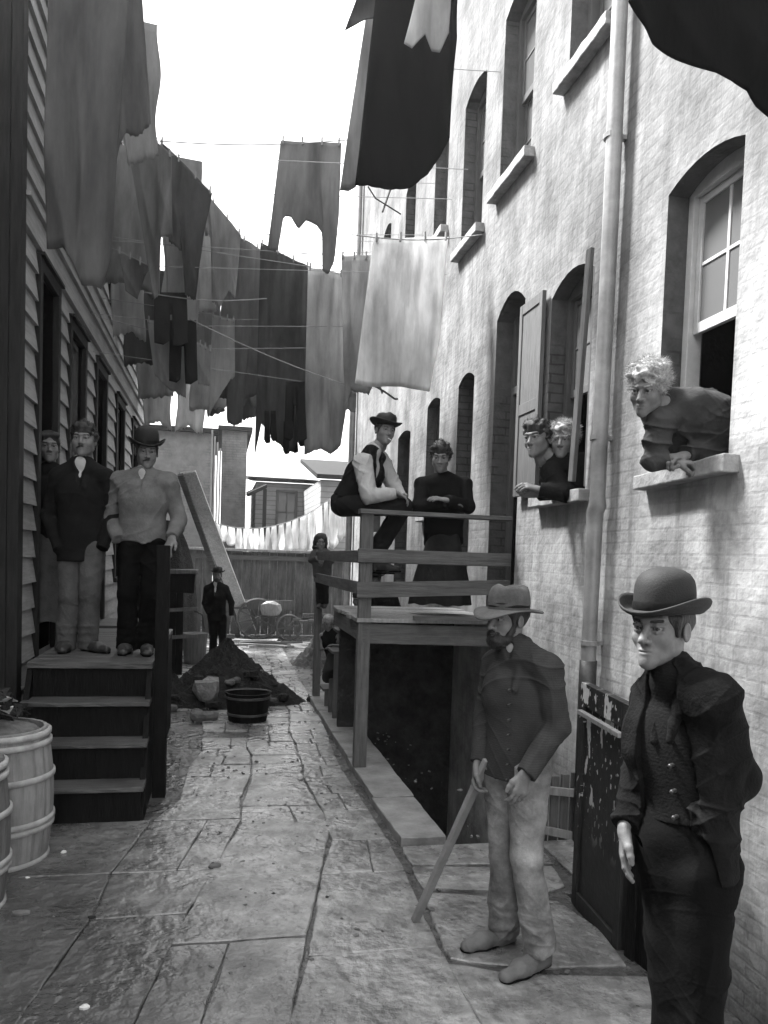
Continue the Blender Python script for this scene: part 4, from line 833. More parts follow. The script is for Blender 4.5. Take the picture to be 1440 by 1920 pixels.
# ================================================================ PEOPLE: implicit surfaces meshed as one continuous skin
V3 = lambda p: np.array(p, dtype=np.float64)
def nrm(v): v = V3(v); return v/(np.linalg.norm(v)+1e-12)
class SDF:
    def __init__(s): s.ops = []; s.amp = []; s.cre = []
    def crease(s, amp, freq, seed=1, st=(1, 1, 1)): s.cre.append((amp, freq, seed, st)); return s
    def cone(s, a, b, ra, rb, k=.02, flat=None, cap=False, capa=False, sub=False): s.ops.append(('cone', V3(a), V3(b), ra, rb, k, flat, cap, capa, sub)); return s
    def ell(s, c, r, R=None, k=.02, sub=False): s.ops.append(('ell', V3(c), V3(r), np.eye(3) if R is None else np.array(R), k, sub)); return s
    def cut(s, n, p): n = nrm(n); s.ops.append(('cut', n, float(n @ V3(p)))); return s
    def noise(s, amp, freq, n=6, seed=1, st=(1, 1, 1)): s.amp.append((amp, freq, n, seed, st)); return s
    def bounds(s):
        lo = np.full(3, 1e9); hi = -lo
        for o in s.ops:
            if o[0] == 'cone' and not o[-1]:
                for p, r in ((o[1], o[3]), (o[2], o[4])): lo = np.minimum(lo, p-r); hi = np.maximum(hi, p+r)
            elif o[0] == 'ell' and not o[-1]:
                e = np.sqrt((o[3]**2) @ (o[2]**2)); lo = np.minimum(lo, o[1]-e); hi = np.maximum(hi, o[1]+e)
        return lo, hi
    def mesh(s, h, pad=.02):
        lo, hi = s.bounds(); lo = lo-pad-2*h; hi = hi+pad+2*h
        n = np.ceil((hi-lo)/h).astype(int)+1
        X = [lo[i]+h*np.arange(n[i]) for i in range(3)]
        V = np.full(n, 1.0, dtype=np.float32)
        for o in s.ops:
            if o[0] == 'cut':
                d = (X[0][:, None, None]*o[1][0]+X[1][None, :, None]*o[1][1]+X[2][None, None, :]*o[1][2]-o[2]).astype(np.float32); V = np.maximum(V, d); continue
            if o[0] == 'cone':
                _, a, b, ra, rb, k, flat, cap, capa, sub = o; R_ = max(ra, rb)+k+3*h+.02; l_, h_ = np.minimum(a, b)-R_, np.maximum(a, b)+R_
            else:
                _, c, r, R, k, sub = o; e = np.sqrt((R**2) @ (r**2))+k+3*h+.02; l_, h_ = c-e, c+e
            i0 = np.clip(np.floor((l_-lo)/h).astype(int), 0, n-1); i1 = np.clip(np.ceil((h_-lo)/h).astype(int)+1, 1, n)
            if np.any(i1 <= i0): continue
            sl = tuple(slice(i0[i], i1[i]) for i in range(3))
            x, y, z = X[0][sl[0]][:, None, None], X[1][sl[1]][None, :, None], X[2][sl[2]][None, None, :]
            if o[0] == 'cone':
                px, py, pz = x-a[0], y-a[1], z-a[2]; d = b-a
                if flat is not None:
                    fn, fq = nrm(flat[0]), flat[1]; g = (px*fn[0]+py*fn[1]+pz*fn[2])*(1/fq-1)
                    px, py, pz = px+g*fn[0], py+g*fn[1], pz+g*fn[2]; d = d+fn*(d @ fn)*(1/fq-1)
                L2 = d @ d+1e-12; t = np.clip((px*d[0]+py*d[1]+pz*d[2])/L2, 0, 1)
                dist = np.sqrt((px-t*d[0])**2+(py-t*d[1])**2+(pz-t*d[2])**2)-(ra+(rb-ra)*t)
                if flat is not None: dist = dist*(.5+.5*flat[1])
                if cap or capa:
                    dd = nrm(b-a); q_ = (x-b[0])*dd[0]+(y-b[1])*dd[1]+(z-b[2])*dd[2]
                    if cap: dist = np.maximum(dist, q_)
                    if capa: dist = np.maximum(dist, -(q_+np.linalg.norm(b-a)))
            else:
                px, py, pz = x-c[0], y-c[1], z-c[2]
                u = [px*R[0][i]+py*R[1][i]+pz*R[2][i] for i in range(3)]
                k0 = np.sqrt((u[0]/r[0])**2+(u[1]/r[1])**2+(u[2]/r[2])**2); k1 = np.sqrt((u[0]/r[0]**2)**2+(u[1]/r[1]**2)**2+(u[2]/r[2]**2)**2)+1e-9
                dist = k0*(k0-1)/k1
            dist = dist.astype(np.float32); A = V[sl]
            if sub:
                dist = -dist; hh = np.maximum(k-np.abs(A-dist), 0)/max(k, 1e-6); V[sl] = np.maximum(A, dist)+hh*hh*k*.25
            else:
                hh = np.maximum(k-np.abs(A-dist), 0)/max(k, 1e-6); V[sl] = np.minimum(A, dist)-hh*hh*k*.25
        for amp, freq, m, seed, st in s.amp:
            rg = np.random.RandomState(seed); N_ = np.zeros(n, dtype=np.float32)
            for _ in range(m):
                kv = nrm(rg.normal(size=3))*np.array(st)*freq*rg.uniform(.6, 1.5); ph = rg.uniform(0, 6.28)
                wv = (kv[0]*X[0][:, None, None]+kv[1]*X[1][None, :, None]+kv[2]*X[2][None, None, :]+ph).astype(np.float32)
                N_ += np.sin(wv)
            V += amp*N_/math.sqrt(m)
        for amp, freq, seed, st in s.cre:      # creases: warped ridges that come and go
            rg = np.random.RandomState(seed)
            for _ in range(3):
                A_ = []
                for f_, q_ in ((freq, np.array(st)), (freq*.33, 1), (freq*.28, 1), (freq*.45, 1)):
                    kv = nrm(rg.normal(size=3)*q_)*f_; A_.append((kv[0]*X[0][:, None, None]+kv[1]*X[1][None, :, None]+kv[2]*X[2][None, None, :]+rg.uniform(0, 6.28)).astype(np.float32))
                r_ = 1-np.abs(np.sin(A_[0]*.5+1.7*np.sin(A_[1])+1.1*np.sin(A_[3]))); V -= amp*(r_**3)*np.clip(np.sin(A_[2])+.35, 0, 1)
        return nets(V, lo, h)
def nets(V, lo, h):
    S_ = V < 0; nx, ny, nz = V.shape
    c = [S_[i:nx-1+i, j:ny-1+j, k:nz-1+k] for i in (0, 1) for j in (0, 1) for k in (0, 1)]
    cnt = sum(a.astype(np.int8) for a in c); mix = (cnt > 0) & (cnt < 8); idx = np.argwhere(mix)
    if len(idx) == 0: return np.zeros((0, 3)), np.zeros((0, 4), int)
    cid = -np.ones(mix.shape, dtype=np.int64); cid[mix] = np.arange(len(idx))
    vals = {}
    for i in (0, 1):
        for j in (0, 1):
            for k in (0, 1): vals[(i, j, k)] = V[idx[:, 0]+i, idx[:, 1]+j, idx[:, 2]+k].astype(np.float64)
    acc = np.zeros((len(idx), 3)); num = np.zeros(len(idx))
    for a in vals:
        for ax in range(3):
            if a[ax] == 0:
                b = list(a); b[ax] = 1; b = tuple(b); va, vb = vals[a], vals[b]; m = (va < 0) != (vb < 0)
                t = np.where(m, va/np.where(np.abs(va-vb) < 1e-12, 1, va-vb), 0); p = np.tile(np.array(a, float), (len(idx), 1)); p[:, ax] += t
                acc += p*m[:, None]; num += m
    P = (idx+acc/num[:, None])*h+lo; Q = []
    for ax in range(3):
        sa = [slice(None)]*3; sb = [slice(None)]*3; sa[ax] = slice(0, -1); sb[ax] = slice(1, None)
        ch = S_[tuple(sa)] != S_[tuple(sb)]; e = np.argwhere(ch); o1, o2 = (ax+1) % 3, (ax+2) % 3
        ok = (e[:, o1] > 0) & (e[:, o2] > 0) & (e[:, o1] < V.shape[o1]-1) & (e[:, o2] < V.shape[o2]-1); e = e[ok]
        def g(d1, d2): f = e.copy(); f[:, o1] -= d1; f[:, o2] -= d2; return cid[f[:, 0], f[:, 1], f[:, 2]]
        q = np.stack([g(1, 1), g(0, 1), g(0, 0), g(1, 0)], 1); ins = S_[e[:, 0], e[:, 1], e[:, 2]]
        q[~ins] = q[~ins][:, ::-1]; Q.append(q)
    return P, np.concatenate(Q)
def npmesh(name, parts, mats, parent, smooth=True):
    """parts: list of (P, quads, material index or per-face array)"""
    vs = []; fs = []; mi = []; n = 0
    for P, Q, m in parts:
        if len(P) == 0: continue
        vs.append(P); fs += [tuple(int(i)+n for i in q) for q in Q]; mi += list(m) if hasattr(m, '__len__') else [m]*len(Q); n += len(P)
    me = bpy.data.meshes.new(name); me.from_pydata(np.concatenate(vs).tolist(), [], fs); me.update()
    for x in mats: me.materials.append(x)
    me.polygons.foreach_set('material_index', mi); me.polygons.foreach_set('use_smooth', [smooth]*len(fs))
    o = bpy.data.objects.new(name, me); COL.objects.link(o); return own(o, parent)
def frame(f, u=(0, 0, 1), roll=0):
    f = nrm(f); x = nrm(np.cross(f, V3(u))); u = np.cross(x, f)
    if roll: x, u = x*math.cos(roll)+u*math.sin(roll), -x*math.sin(roll)+u*math.cos(roll)
    return np.stack([x, f, u], 1)          # columns: right-hand, forward, up
def ballmesh(c, r, nu=12, nv=8):
    P = []; Q = []
    for j in range(nv+1):
        for i in range(nu): a = 2*math.pi*i/nu; b = math.pi*j/nv-math.pi/2; P.append((c[0]+r*math.cos(b)*math.cos(a), c[1]+r*math.sin(b), c[2]+r*math.cos(b)*math.sin(a)))
    for j in range(nv):
        for i in range(nu): Q.append((j*nu+i, (j+1)*nu+i, (j+1)*nu+(i+1) % nu, j*nu+(i+1) % nu))
    return np.array(P), np.array(Q)
def head_parts(C, M, sc, h, o):
    """skin of the head in its own frame, then placed; o: options"""
    s = SDF(); j = o.get('jaw', 1.0)
    s.ell((0, -.018, .038), (.074, .094, .084)).ell((0, .018, -.03), (.060*j, .070, .086), k=.03)
    s.cone((-.043*j, .005, -.062), (-.008, .068, -.100), .019, .016, k=.03).cone((.043*j, .005, -.062), (.008, .068, -.100), .019, .016, k=.03)
    s.ell((0, .070, -.103), (.018, .017, .017), k=.02)
    s.ell((-.040, .054, -.030), (.020, .020, .020), k=.03).ell((.040, .054, -.030), (.020, .020, .020), k=.03)
    s.cone((-.040, .070, .026), (-.010, .086, .021), .010, .011, k=.015).cone((.040, .070, .026), (.010, .086, .021), .010, .011, k=.015)
    s.ell((-.031, .090, .001), (.019, .018, .0115), k=.014, sub=True).ell((.031, .090, .001), (.019, .018, .0115), k=.014, sub=True)
    s.cone((0, .082, .012), (0, .107, -.034), .008, .0115, k=.010).ell((0, .106, -.036), (.011, .012, .010), k=.006).ell((-.013, .094, -.040), (.008, .010, .008), k=.006).ell((.013, .094, -.040), (.008, .010, .008), k=.006)
    s.ell((0, .074, -.070), (.026, .016, .022), k=.02)
    s.ell((0, .0885, -.0655), (.020, .008, .0045), k=.006).ell((0, .087, -.0765), (.017, .0085, .0055), k=.006)
    s.ell((0, .098, -.0708), (.020, .011, .0013), k=.003, sub=True)
    for sg in (-1, 1):
        s.ell((sg*.077, -.012, -.010), (.009, .019, .030), k=.006).ell((sg*.083, -.006, -.008), (.004, .011, .019), k=.004, sub=True)
        s.cone((sg*.048, .073, .0085), (sg*.032, .083, .0100), .0055, .006, k=.004).cone((sg*.032, .083, .0100), (sg*.016, .082, .008), .006, .005, k=.004).cone((sg*.046, .072, -.0080), (sg*.031, .081, -.0105), .0045, .005, k=.004).cone((sg*.031, .081, -.0105), (sg*.017, .081, -.009), .005, .004, k=.004)
    s.cone((0, -.03, -.05), (0, -.045, -.13), .052, .052, k=.03)
    P, Q = s.mesh(h/sc); fc = P[Q].mean(1)
    mi = np.zeros(len(Q), int)
    lips = (np.abs(fc[:, 0]) < .019) & (fc[:, 1] > .083) & (fc[:, 2] < -.062) & (fc[:, 2] > -.082); mi[lips] = 1
    gz = o.get('gaze', (0, 0)); parts = [(P, Q, mi)]
    for sg in (-1, 1):
        c = np.array((sg*.031, .0735, .0005)); Pe, Qe = ballmesh(c, .0125, 16, 10); fe = Pe[Qe].mean(1)-c; d = nrm((gz[0], 1, gz[1])); ang = fe @ d/np.linalg.norm(fe, axis=1)
        parts.append((Pe, Qe, np.where(ang > .87, 3, 2)))
    return [((P_*sc) @ M.T+C, Q_, m_) for P_, Q_, m_ in parts]
def hair_sdf(kind, o):
    s = SDF()
    if kind == 'short':
        s.ell((0, -.022, .045), (.084, .100, .086)).cone((-.045, .05, .085), (.05, .055, .083), .026, .02, k=.03)
        s.ell((0, .10, -.02), (.064, .085, .075), k=.012, sub=True).ell((.1, .0, -.06), (.06, .06, .06), k=.01, sub=True).ell((-.1, .0, -.06), (.06, .06, .06), k=.01, sub=True).cut((0, 0, -1), (0, 0, -.085))
        for sg in (-1, 1): s.cone((sg*.074, .022, .03), (sg*.070, .024, -.02), .009, .005, k=.01)
        s.noise(.004, 90, 5, 3)
    elif kind == 'under':   # what shows below a hat
        s.ell((0, -.026, .03), (.083, .098, .085)).ell((0, .09, -.02), (.067, .09, .085), k=.012, sub=True).cut((0, 0, 1), (0, 0, .06)).cut((0, 0, -1), (0, 0, -.075))
        for sg in (-1, 1): s.cone((sg*.073, .026, .03), (sg*.070, .026, -.018), .009, .006, k=.008)
        s.noise(.003, 90, 5, 3)
    elif kind == 'wild':    # frizzy, pinned up
        s.ell((0, -.02, .045), (.096, .110, .092)).ell((0, -.09, .03), (.06, .06, .055), k=.04).ell((0, .04, .085), (.06, .045, .03), k=.03)
        s.ell((0, .125, -.045), (.070, .090, .092), k=.012, sub=True); s.noise(.009, 75, 8, 5).noise(.005, 170, 8, 8)
    elif kind == 'curly':
        s.ell((0, -.022, .045), (.083, .103, .088)).ell((.01, .045, .085), (.055, .04, .03), k=.03).ell((0, -.06, -.015), (.070, .055, .06), k=.03).ell((.068, -.015, .02), (.022, .035, .045), k=.02).ell((-.068, -.015, .02), (.022, .035, .045), k=.02)
        s.ell((0, .125, -.058), (.066, .092, .092), k=.012, sub=True); s.noise(.006, 120, 8, 5).noise(.005, 60, 6, 9)
    elif kind == 'long':
        s.ell((0, -.02, .04), (.10, .11, .095)).cone((-.06, -.03, 0), (-.08, -.03, -.14), .05, .035, k=.03).cone((.06, -.03, 0), (.08, -.03, -.14), .05, .035, k=.03)
        s.ell((0, .11, -.03), (.060, .085, .08), k=.012, sub=True); s.noise(.009, 60, 7, 5)
    return s
def beard_sdf(kind):
    s = SDF()
    if kind in ('moustache', 'beard'):
        for sg in (-1, 1): s.cone((sg*.004, .101, -.055), (sg*.032, .084, -.066), .0075, .004, k=.006)
    if kind == 'beard':
        s.ell((0, .06, -.098), (.050, .046, .042), k=.02).cone((-.064, .02, -.03), (-.045, .04, -.09), .016, .022, k=.02).cone((.064, .02, -.03), (.045, .04, -.09), .016, .022, k=.02)
        s.ell((0, .11, -.071), (.022, .02, .007), k=.006, sub=True)
    if kind == 'stubble':
        s.ell((0, .05, -.1), (.045, .046, .03))
    s.noise(.002, 150, 5, 4); return s
def brows(): 
    s = SDF()
    for sg in (-1, 1): s.cone((sg*.046, .076, .024), (sg*.016, .090, .021), .0045, .0055, k=.004)
    return s
def put(s, h, sc, M, C, m=0): P, Q = s.mesh(h/sc, pad=.01); return ((P*sc) @ M.T+C, Q, m)
def hat_parts(kind, M, C, sc):
    mb = MB(); n = 40; prof = []
    def ring(rx, ry, z, zc=lambda a: 0, n=n): return [(rx*math.cos(2*math.pi*i/n), -.012+ry*math.sin(2*math.pi*i/n), z+zc(2*math.pi*i/n)) for i in range(n)]
    if kind == 'bowler':
        cr = [(.086, .105, .052), (.0865, .1055, .075), (.087, .105, .10), (.085, .103, .125), (.079, .096, .147), (.066, .081, .165), (.046, .057, .177), (.022, .028, .183), (.002, .002, .185)]
        up_ = lambda k: (lambda a: .034*k*abs(math.cos(a))**2.2-.010*k*abs(math.sin(a))**2)
        br = [(.086, .105, .052, 0), (.100, .121, .047, .2), (.116, .139, .045, .6), (.127, .150, .050, 1.0), (.131, .154, .058, 1.1), (.128, .151, .062, 1.1), (.123, .147, .056, .95), (.112, .135, .041, .55), (.096, .116, .040, .15), (.083, .101, .044, 0)]
    elif kind == 'derby_low':
        cr = [(.086, .105, .050), (.088, .107, .085), (.086, .104, .115), (.074, .09, .138), (.05, .06, .15), (.002, .002, .153)]
        up_ = lambda k: (lambda a: .026*k*abs(math.cos(a))**2+.006*k)
        br = [(.086, .105, .050, 0), (.105, .127, .048, .3), (.130, .150, .050, .9), (.140, .160, .056, 1.1), (.137, .157, .060, 1.1), (.125, .146, .046, .8), (.1, .12, .042, .3), (.083, .101, .044, 0)]
    elif kind == 'slouch':
        cr = [(.088, .107, .045), (.090, .109, .07), (.089, .106, .10), (.084, .10, .13), (.076, .09, .148), (.055, .07, .153), (.03, .04, .140), (.002, .002, .134)]
        up_ = lambda k: (lambda a: -.020*k*max(0, math.sin(a))+.014*k*abs(math.cos(a))**2+.008*k*math.sin(3*a))
        br = [(.088, .107, .045, 0), (.108, .130, .040, .3), (.132, .158, .034, .8), (.148, .176, .032, 1.1), (.146, .174, .027, 1.1), (.130, .156, .028, .8), (.105, .127, .033, .3), (.083, .101, .040, 0)]
    elif kind == 'cap':
        cr = [(.086, .103, .045), (.094, .110, .065), (.096, .112, .090), (.086, .102, .115), (.06, .07, .125), (.002, .002, .122)]
        up_ = lambda k: (lambda a: 0); br = [(.086, .103, .045, 0), (.084, .100, .038, 0)]
    vs = []; n_ = n
    for i, (rx, ry, z) in enumerate(cr):
        jt = (lambda a: 0) if kind == 'bowler' else (lambda a, i=i: .005*math.sin(2*a+i)+.004*math.sin(5*a))
        vs += ring(rx, ry, z, jt if i > 0 else (lambda a: 0))
    fs = [(i*n+k, i*n+(k+1) % n, (i+1)*n+(k+1) % n, (i+1)*n+k) for i in range(len(cr)-1) for k in range(n)]
    vb = []
    for rx, ry, z, kk in br: vb += ring(rx, ry, z, up_(kk))
    fb = [((i+1)*n+k, (i+1)*n+(k+1) % n, i*n+(k+1) % n, i*n+k) for i in range(len(br)-1) for k in range(n)]
    band = []
    for rx, ry, z in ((.0885, .1075, .054), (.0895, .1085, .058), (.0895, .1085, .074), (.0885, .1075, .078)): band += ring(rx, ry, z)
    fn = [(i*n+k, i*n+(k+1) % n, (i+1)*n+(k+1) % n, (i+1)*n+k) for i in range(3) for k in range(n)]
    T = lambda v: (np.array(v)*sc) @ M.T+C
    return (T(vs), fs), (T(vb), fb), (T(band), fn)
def hand_part(W, fdir, palm, side, curl, sc, h, thumb=0):
    """W wrist, fdir along the fingers, palm = palm normal, side +1/-1 which way the thumb lies"""
    f = nrm(fdir); z = -nrm(V3(palm)-f*(V3(palm) @ f)); y = np.cross(z, f)*side; M = np.stack([f, y, z], 1)
    s = SDF(); fl = ((0, 0, 1), .55)
    s.cone((-.004, 0, 0), (.01, 0, 0), .025, .024, k=.015, flat=((0, 0, 1), .8)).cone((.01, .012, 0), (.078, .022, 0), .022, .019, k=.015, flat=fl).cone((.01, -.006, 0), (.074, -.016, 0), .023, .02, k=.015, flat=fl)
    cl = curl if hasattr(curl, '__len__') else (curl*.9, curl, curl*1.05, curl*1.1)
    for (yb, L_, r), c_ in zip(((.031, .072, .0088), (.011, .081, .0092), (-.010, .075, .0088), (-.029, .059, .0078)), cl):
        p = np.array((.082-.006*abs(yb-.01)/.03, yb, .001)); a = 0; sp = (yb)*.9
        for sg, q in ((.46, .75), (.30, 1.0), (.24, .75)):
            a += c_*q; d = np.array((math.cos(a)*math.cos(sp), math.sin(sp)*math.cos(a), -math.sin(a))); p2 = p+d*L_*sg; s.cone(p, p2, r, r*.92, k=.005); p = p2; r *= .92
    p = np.array((.018, .022, -.006)); q1 = np.array((.048, .047-.01*thumb, -.012-.012*thumb)); q2 = np.array((.072, .054-.02*thumb, -.018-.022*thumb)); q3 = np.array((.092, .054-.03*thumb, -.022-.028*thumb))
    s.cone(p, q1, .015, .0125, k=.012).cone(q1, q2, .0118, .0105, k=.006).cone(q2, q3, .0102, .0085, k=.005)
    P, Q = s.mesh(h/sc, pad=.005); return ((P*sc) @ M.T+V3(W), Q, 0)
def fm(name, v, rough=.9, bs=60, st=(1, 1, 1), bump=.35, var=.22, scale=9, dist=.004, ext=None, spec=.06): return mat(name, v, rough=rough, var=var, scale=scale, bump=bump, bscale=bs, st=st, dist=dist, spec=spec, ext=ext)
m_skin = fm('skin', .15, rough=.6, bs=90, bump=.35, var=.22, scale=22, spec=.35); m_lip = fm('lip', .16, rough=.5, bump=.1, var=.05); m_eye = fm('eye_white', .2, rough=.25, bump=0, var=.02); m_iris = fm('iris', .02, rough=.15, bump=0, var=.02, spec=.6)
m_hair = fm('dark_hair', .018, rough=.6, bs=160, st=(1, 1, .4), bump=1, spec=.4); m_hairg = fm('grey_hair', .36, rough=.7, bs=160, bump=1, var=.4, scale=60)
def knit(N, L, tc, mp, out, bp, b):
    z = N.new('ShaderNodeSeparateXYZ'); L.new(tc.outputs['Object'], z.inputs[0]); m2 = N.new('ShaderNodeMath'); m2.operation = 'MULTIPLY'; m2.inputs[1].default_value = 620
    L.new(z.outputs[2], m2.inputs[0]); sn = N.new('ShaderNodeMath'); sn.operation = 'SINE'; L.new(m2.outputs[0], sn.inputs[0])
    return mixc(N, L, ramp(N, L, sn.outputs[0], .1, .9, 0, .35), out, .02)
m_knit = fm('brown_knit', .045, bs=120, bump=.6, ext=knit); m_knitdark = fm('dark_rib_knit', .010, bs=120, bump=.6, ext=knit)
m_wool = fm('black_wool', .008, bs=90, bump=.6, var=.6, dist=.006); m_wool2 = fm('charcoal_wool', .011, bs=120, bump=.5, var=.3); m_blk = fm('black_trousers', .005, bs=100, bump=.4)
def dirt(N, L, tc, mp, out, bp, b):
    return mixc(N, L, ramp(N, L, noise(N, L, tc.outputs['Object'], 6, 8, .7), .44, .68, 0, .55), out, .07)
m_work = fm('dirty_work_trousers', .24, bs=40, var=.5, scale=7, bump=.6, dist=.01, ext=dirt); m_denim = fm('grey_work_cloth', .075, bs=60, var=.4, scale=6, bump=.6, dist=.008, ext=dirt)
m_canvas = fm('canvas_jacket', .12, bs=50, var=.25, bump=.6, dist=.008); m_shirt = fm('white_shirt', .4, var=.1); m_striped = fm('pale_striped_shirt', .36, var=.15, bs=50, bump=.5)
m_shoe = fm('worn_shoe', .03, rough=.5, bs=40, var=.5, spec=.4); m_shoep = fm('dusty_pale_shoe', .13, rough=.8, bs=40, var=.3); m_felt = fm('black_felt', .014, rough=.75, bs=200, bump=.3, var=.15, spec=.3); m_feltg = fm('brown_felt', .085, rough=.9, bs=80, bump=.5, var=.35)
m_brim = fm('hat_binding', .07, rough=.6); m_band = fm('hat_band', .012, rough=.5); m_dress = fm('dark_dress', .007, bs=90, bump=.5, var=.35); m_skirt = fm('grey_skirt', .03, bs=70, bump=.5, var=.3); m_shawl = fm('grey_coarse_jacket', .045, bs=60, bump=.7, var=.35)
m_button = fm('button', .03, rough=.3, spec=.6); m_buttonp = fm('pale_button', .5, rough=.4)
def person(label, D, J, bf, hf, sc=1.0, hat=None, hair='short', beard=None, hairm=None, hs=1.0, head_up=None, roll=0, gaze=(0, 0), jacket=None, shirt=None, trousers=None, skirt=None, shoes=None,
           hem=.08, open_=None, hands=None, collar=True, floor=None, body_r=1.0, skin=None, hatm=None, jaw=1.0, sleeve=1.0, slim=1.0, buttons=0, bdepth=.16, wrk=.005, legr=1.0, group=None, sleeves=None, bare=False, neckc=.35, creak=1, hipr=1.0, cuffcap=0, seat=False):
    h = max(.003, D/900.0); hb = h*1.6
    G = {k: V3(PD(v[0], v[1], D+(v[2] if len(v) > 2 else 0))) for k, v in J.items()}
    base = (G['PV'][0], G['PV'][1], floor if floor is not None else 0)
    t = thing('person', base, label, 'person', group)
    bf = nrm(bf); N_, PV = G['N'], G['PV']; SL, SR = G['SA'], G['SB']; ms = (SL+SR)/2; tu = nrm(N_-PV); rx = nrm(SR-SL); fr = nrm(bf-tu*(bf @ tu)); q = sc
    M = frame(hf, head_up if head_up is not None else (0, 0, 1), roll); C = G['H']
    sk = skin or m_skin
    # --- body
    s = SDF(); nb = C+M @ np.array((0, -.035, -.08))*q*hs
    s.cone(nb, N_-tu*.02*q, .050*q*body_r, .056*q, k=.03).cone(N_-tu*.13*q, PV, .08*q*slim, .09*q*slim, k=.04, flat=(fr, .7)).cone(SL, SR, .05*q, .05*q, k=.05)
    for a in 'AB':
        if 'E'+a in G: s.cone(G['S'+a], G['E'+a], .045*q, .038*q, k=.03).cone(G['E'+a], G['W'+a] if (hands or {}).get(a) else G['W'+a]*.7+G['E'+a]*.3, .034*q, .019*q, k=.02)
        if 'K'+a in G: s.cone(G['P'+a], G['K'+a], .075*q, .052*q, k=.04).cone(G['K'+a], G['F'+a], .05*q, .034*q, k=.03)
    parts = [s.mesh(max(hb, .009))+(0,)]
    parts += head_parts(C, M, q*hs, h*.8, dict(jaw=jaw, gaze=gaze))
    for a in 'AB':
        hd = (hands or {}).get(a)
        if hd: parts.append(hand_part(G['W'+a], hd[0], hd[1], hd[2], hd[3], q*hs*1.02, max(h*.8, .0028), hd[4] if len(hd) > 4 else 0))
    npmesh('body', parts, [sk, m_lip, m_eye, m_iris], t)
    hm = hairm or m_hair
    def strands(put_, nn, L_, w_, seed):
        P, Q, _ = put_; rg = np.random.RandomState(seed); nrmv = P-C; nrmv /= np.linalg.norm(nrmv, axis=1)[:, None]+1e-9
        ok = np.where(((P-C) @ M)[:, 1] < (.075*q*hs if seed < 50 else 9))[0]; ids = rg.choice(ok, nn); vs = []; fs = []
        for k_, i_ in enumerate(ids):
            d = nrm(nrmv[i_]+rg.normal(size=3)*.55+np.array((0, 0, -.25))); sd_ = nrm(np.cross(d, rg.normal(size=3)))*w_*q; p = P[i_]-d*.004*q; d2 = nrm(d+rg.normal(size=3)*.6)
            L2 = L_*q*rg.uniform(.4, 1.2); vs += [p-sd_, p+sd_, p+d*L2*.5+sd_*.8, p+d*L2*.5-sd_*.8, p+d*L2*.5+d2*L2*.6]; fs += [(5*k_, 5*k_+1, 5*k_+2, 5*k_+3), (5*k_+3, 5*k_+2, 5*k_+4, 5*k_+4)]
        b_ = MB(); b_.add([tuple(v) for v in vs], [f if f[2] != f[3] else f[:3] for f in fs]); return np.array(b_.v), b_.f, 0
    if hair and hair in ('wild', 'curly', 'long') and D < 8:
        ph_ = put(hair_sdf(hair, {}), h, q*hs, M, C); nst = {'wild': 5200, 'curly': 1900, 'long': 900}[hair]
        npmesh('hair', [ph_, strands(ph_, nst, {'wild': .034, 'curly': .020, 'long': .03}[hair], .0007 if D < 5 else .0016, 3), put(brows(), h*.5, q*hs, M, C)], [hm], t)
    elif hair: npmesh('hair', [put(hair_sdf(hair, {}), h, q*hs, M, C), put(brows(), h*.5, q*hs, M, C)], [hm], t)
    if beard == 'beard' and D < 5:
        pb_ = put(beard_sdf(beard), h*.8, q*hs, M, C); npmesh('beard', [pb_, strands(pb_, 1400, .012, .0009, 77)], [hm], t)
    elif beard: npmesh('beard' if beard != 'moustache' else 'moustache', [put(beard_sdf(beard), h*.8, q*hs, M, C)], [hm], t)
    if hat:
        a, b_, c_ = hat_parts(hat, M, C, q*hs); o = npmesh('hat', [a+(0,), b_+(0,)], [hatm or m_felt], t)
        if hat != 'cap': own_ = npmesh('hat_band', [c_+(0,)], [m_band], None); own(own_, o)
    # --- garments
    hip = PV-tu*hem*q
    def torso(s, g, hemp, kk=.04):
        s.cone(ms-tu*.13*q, PV-tu*(hem+.04)*q, (.152*slim+g)*q, (.150*slim*hipr+g)*q, k=kk, flat=(fr, .68)).ell(ms-tu*.13*q+fr*.01*q, ((.158*slim+g)*q, (.112*slim+g)*q, .17*q), np.stack([rx, fr, np.cross(rx, fr)], 1), k=kk)
        s.cone(N_-tu*.02*q, SL-tu*.012*q, (.055+g)*q, (.052+g)*q, k=.04).cone(N_-tu*.02*q, SR-tu*.012*q, (.055+g)*q, (.052+g)*q, k=.04).cut(-tu, hemp)
    lap = None
    if shirt is not None:
        s = SDF(); torso(s, -.004 if jacket is not None else .004, hip+tu*(.15*q if jacket is not None else 0)); s.cone(nb*(neckc)+N_*(1-neckc), N_, .060*q*hs, .068*q, k=.02, capa=True)
        if sleeves is not None:
            for a in 'AB': s.cone(G['S'+a], G['E'+a], .084*q, .066*q, k=.03).cone(G['E'+a], G['W'+a]*.96+G['E'+a]*.04, .062*q, .042*q, k=.02, cap=True)
            s.crease(.010*q, 50, 7)
        npmesh('shirt', [s.mesh(h)+(0,)], [shirt], t)
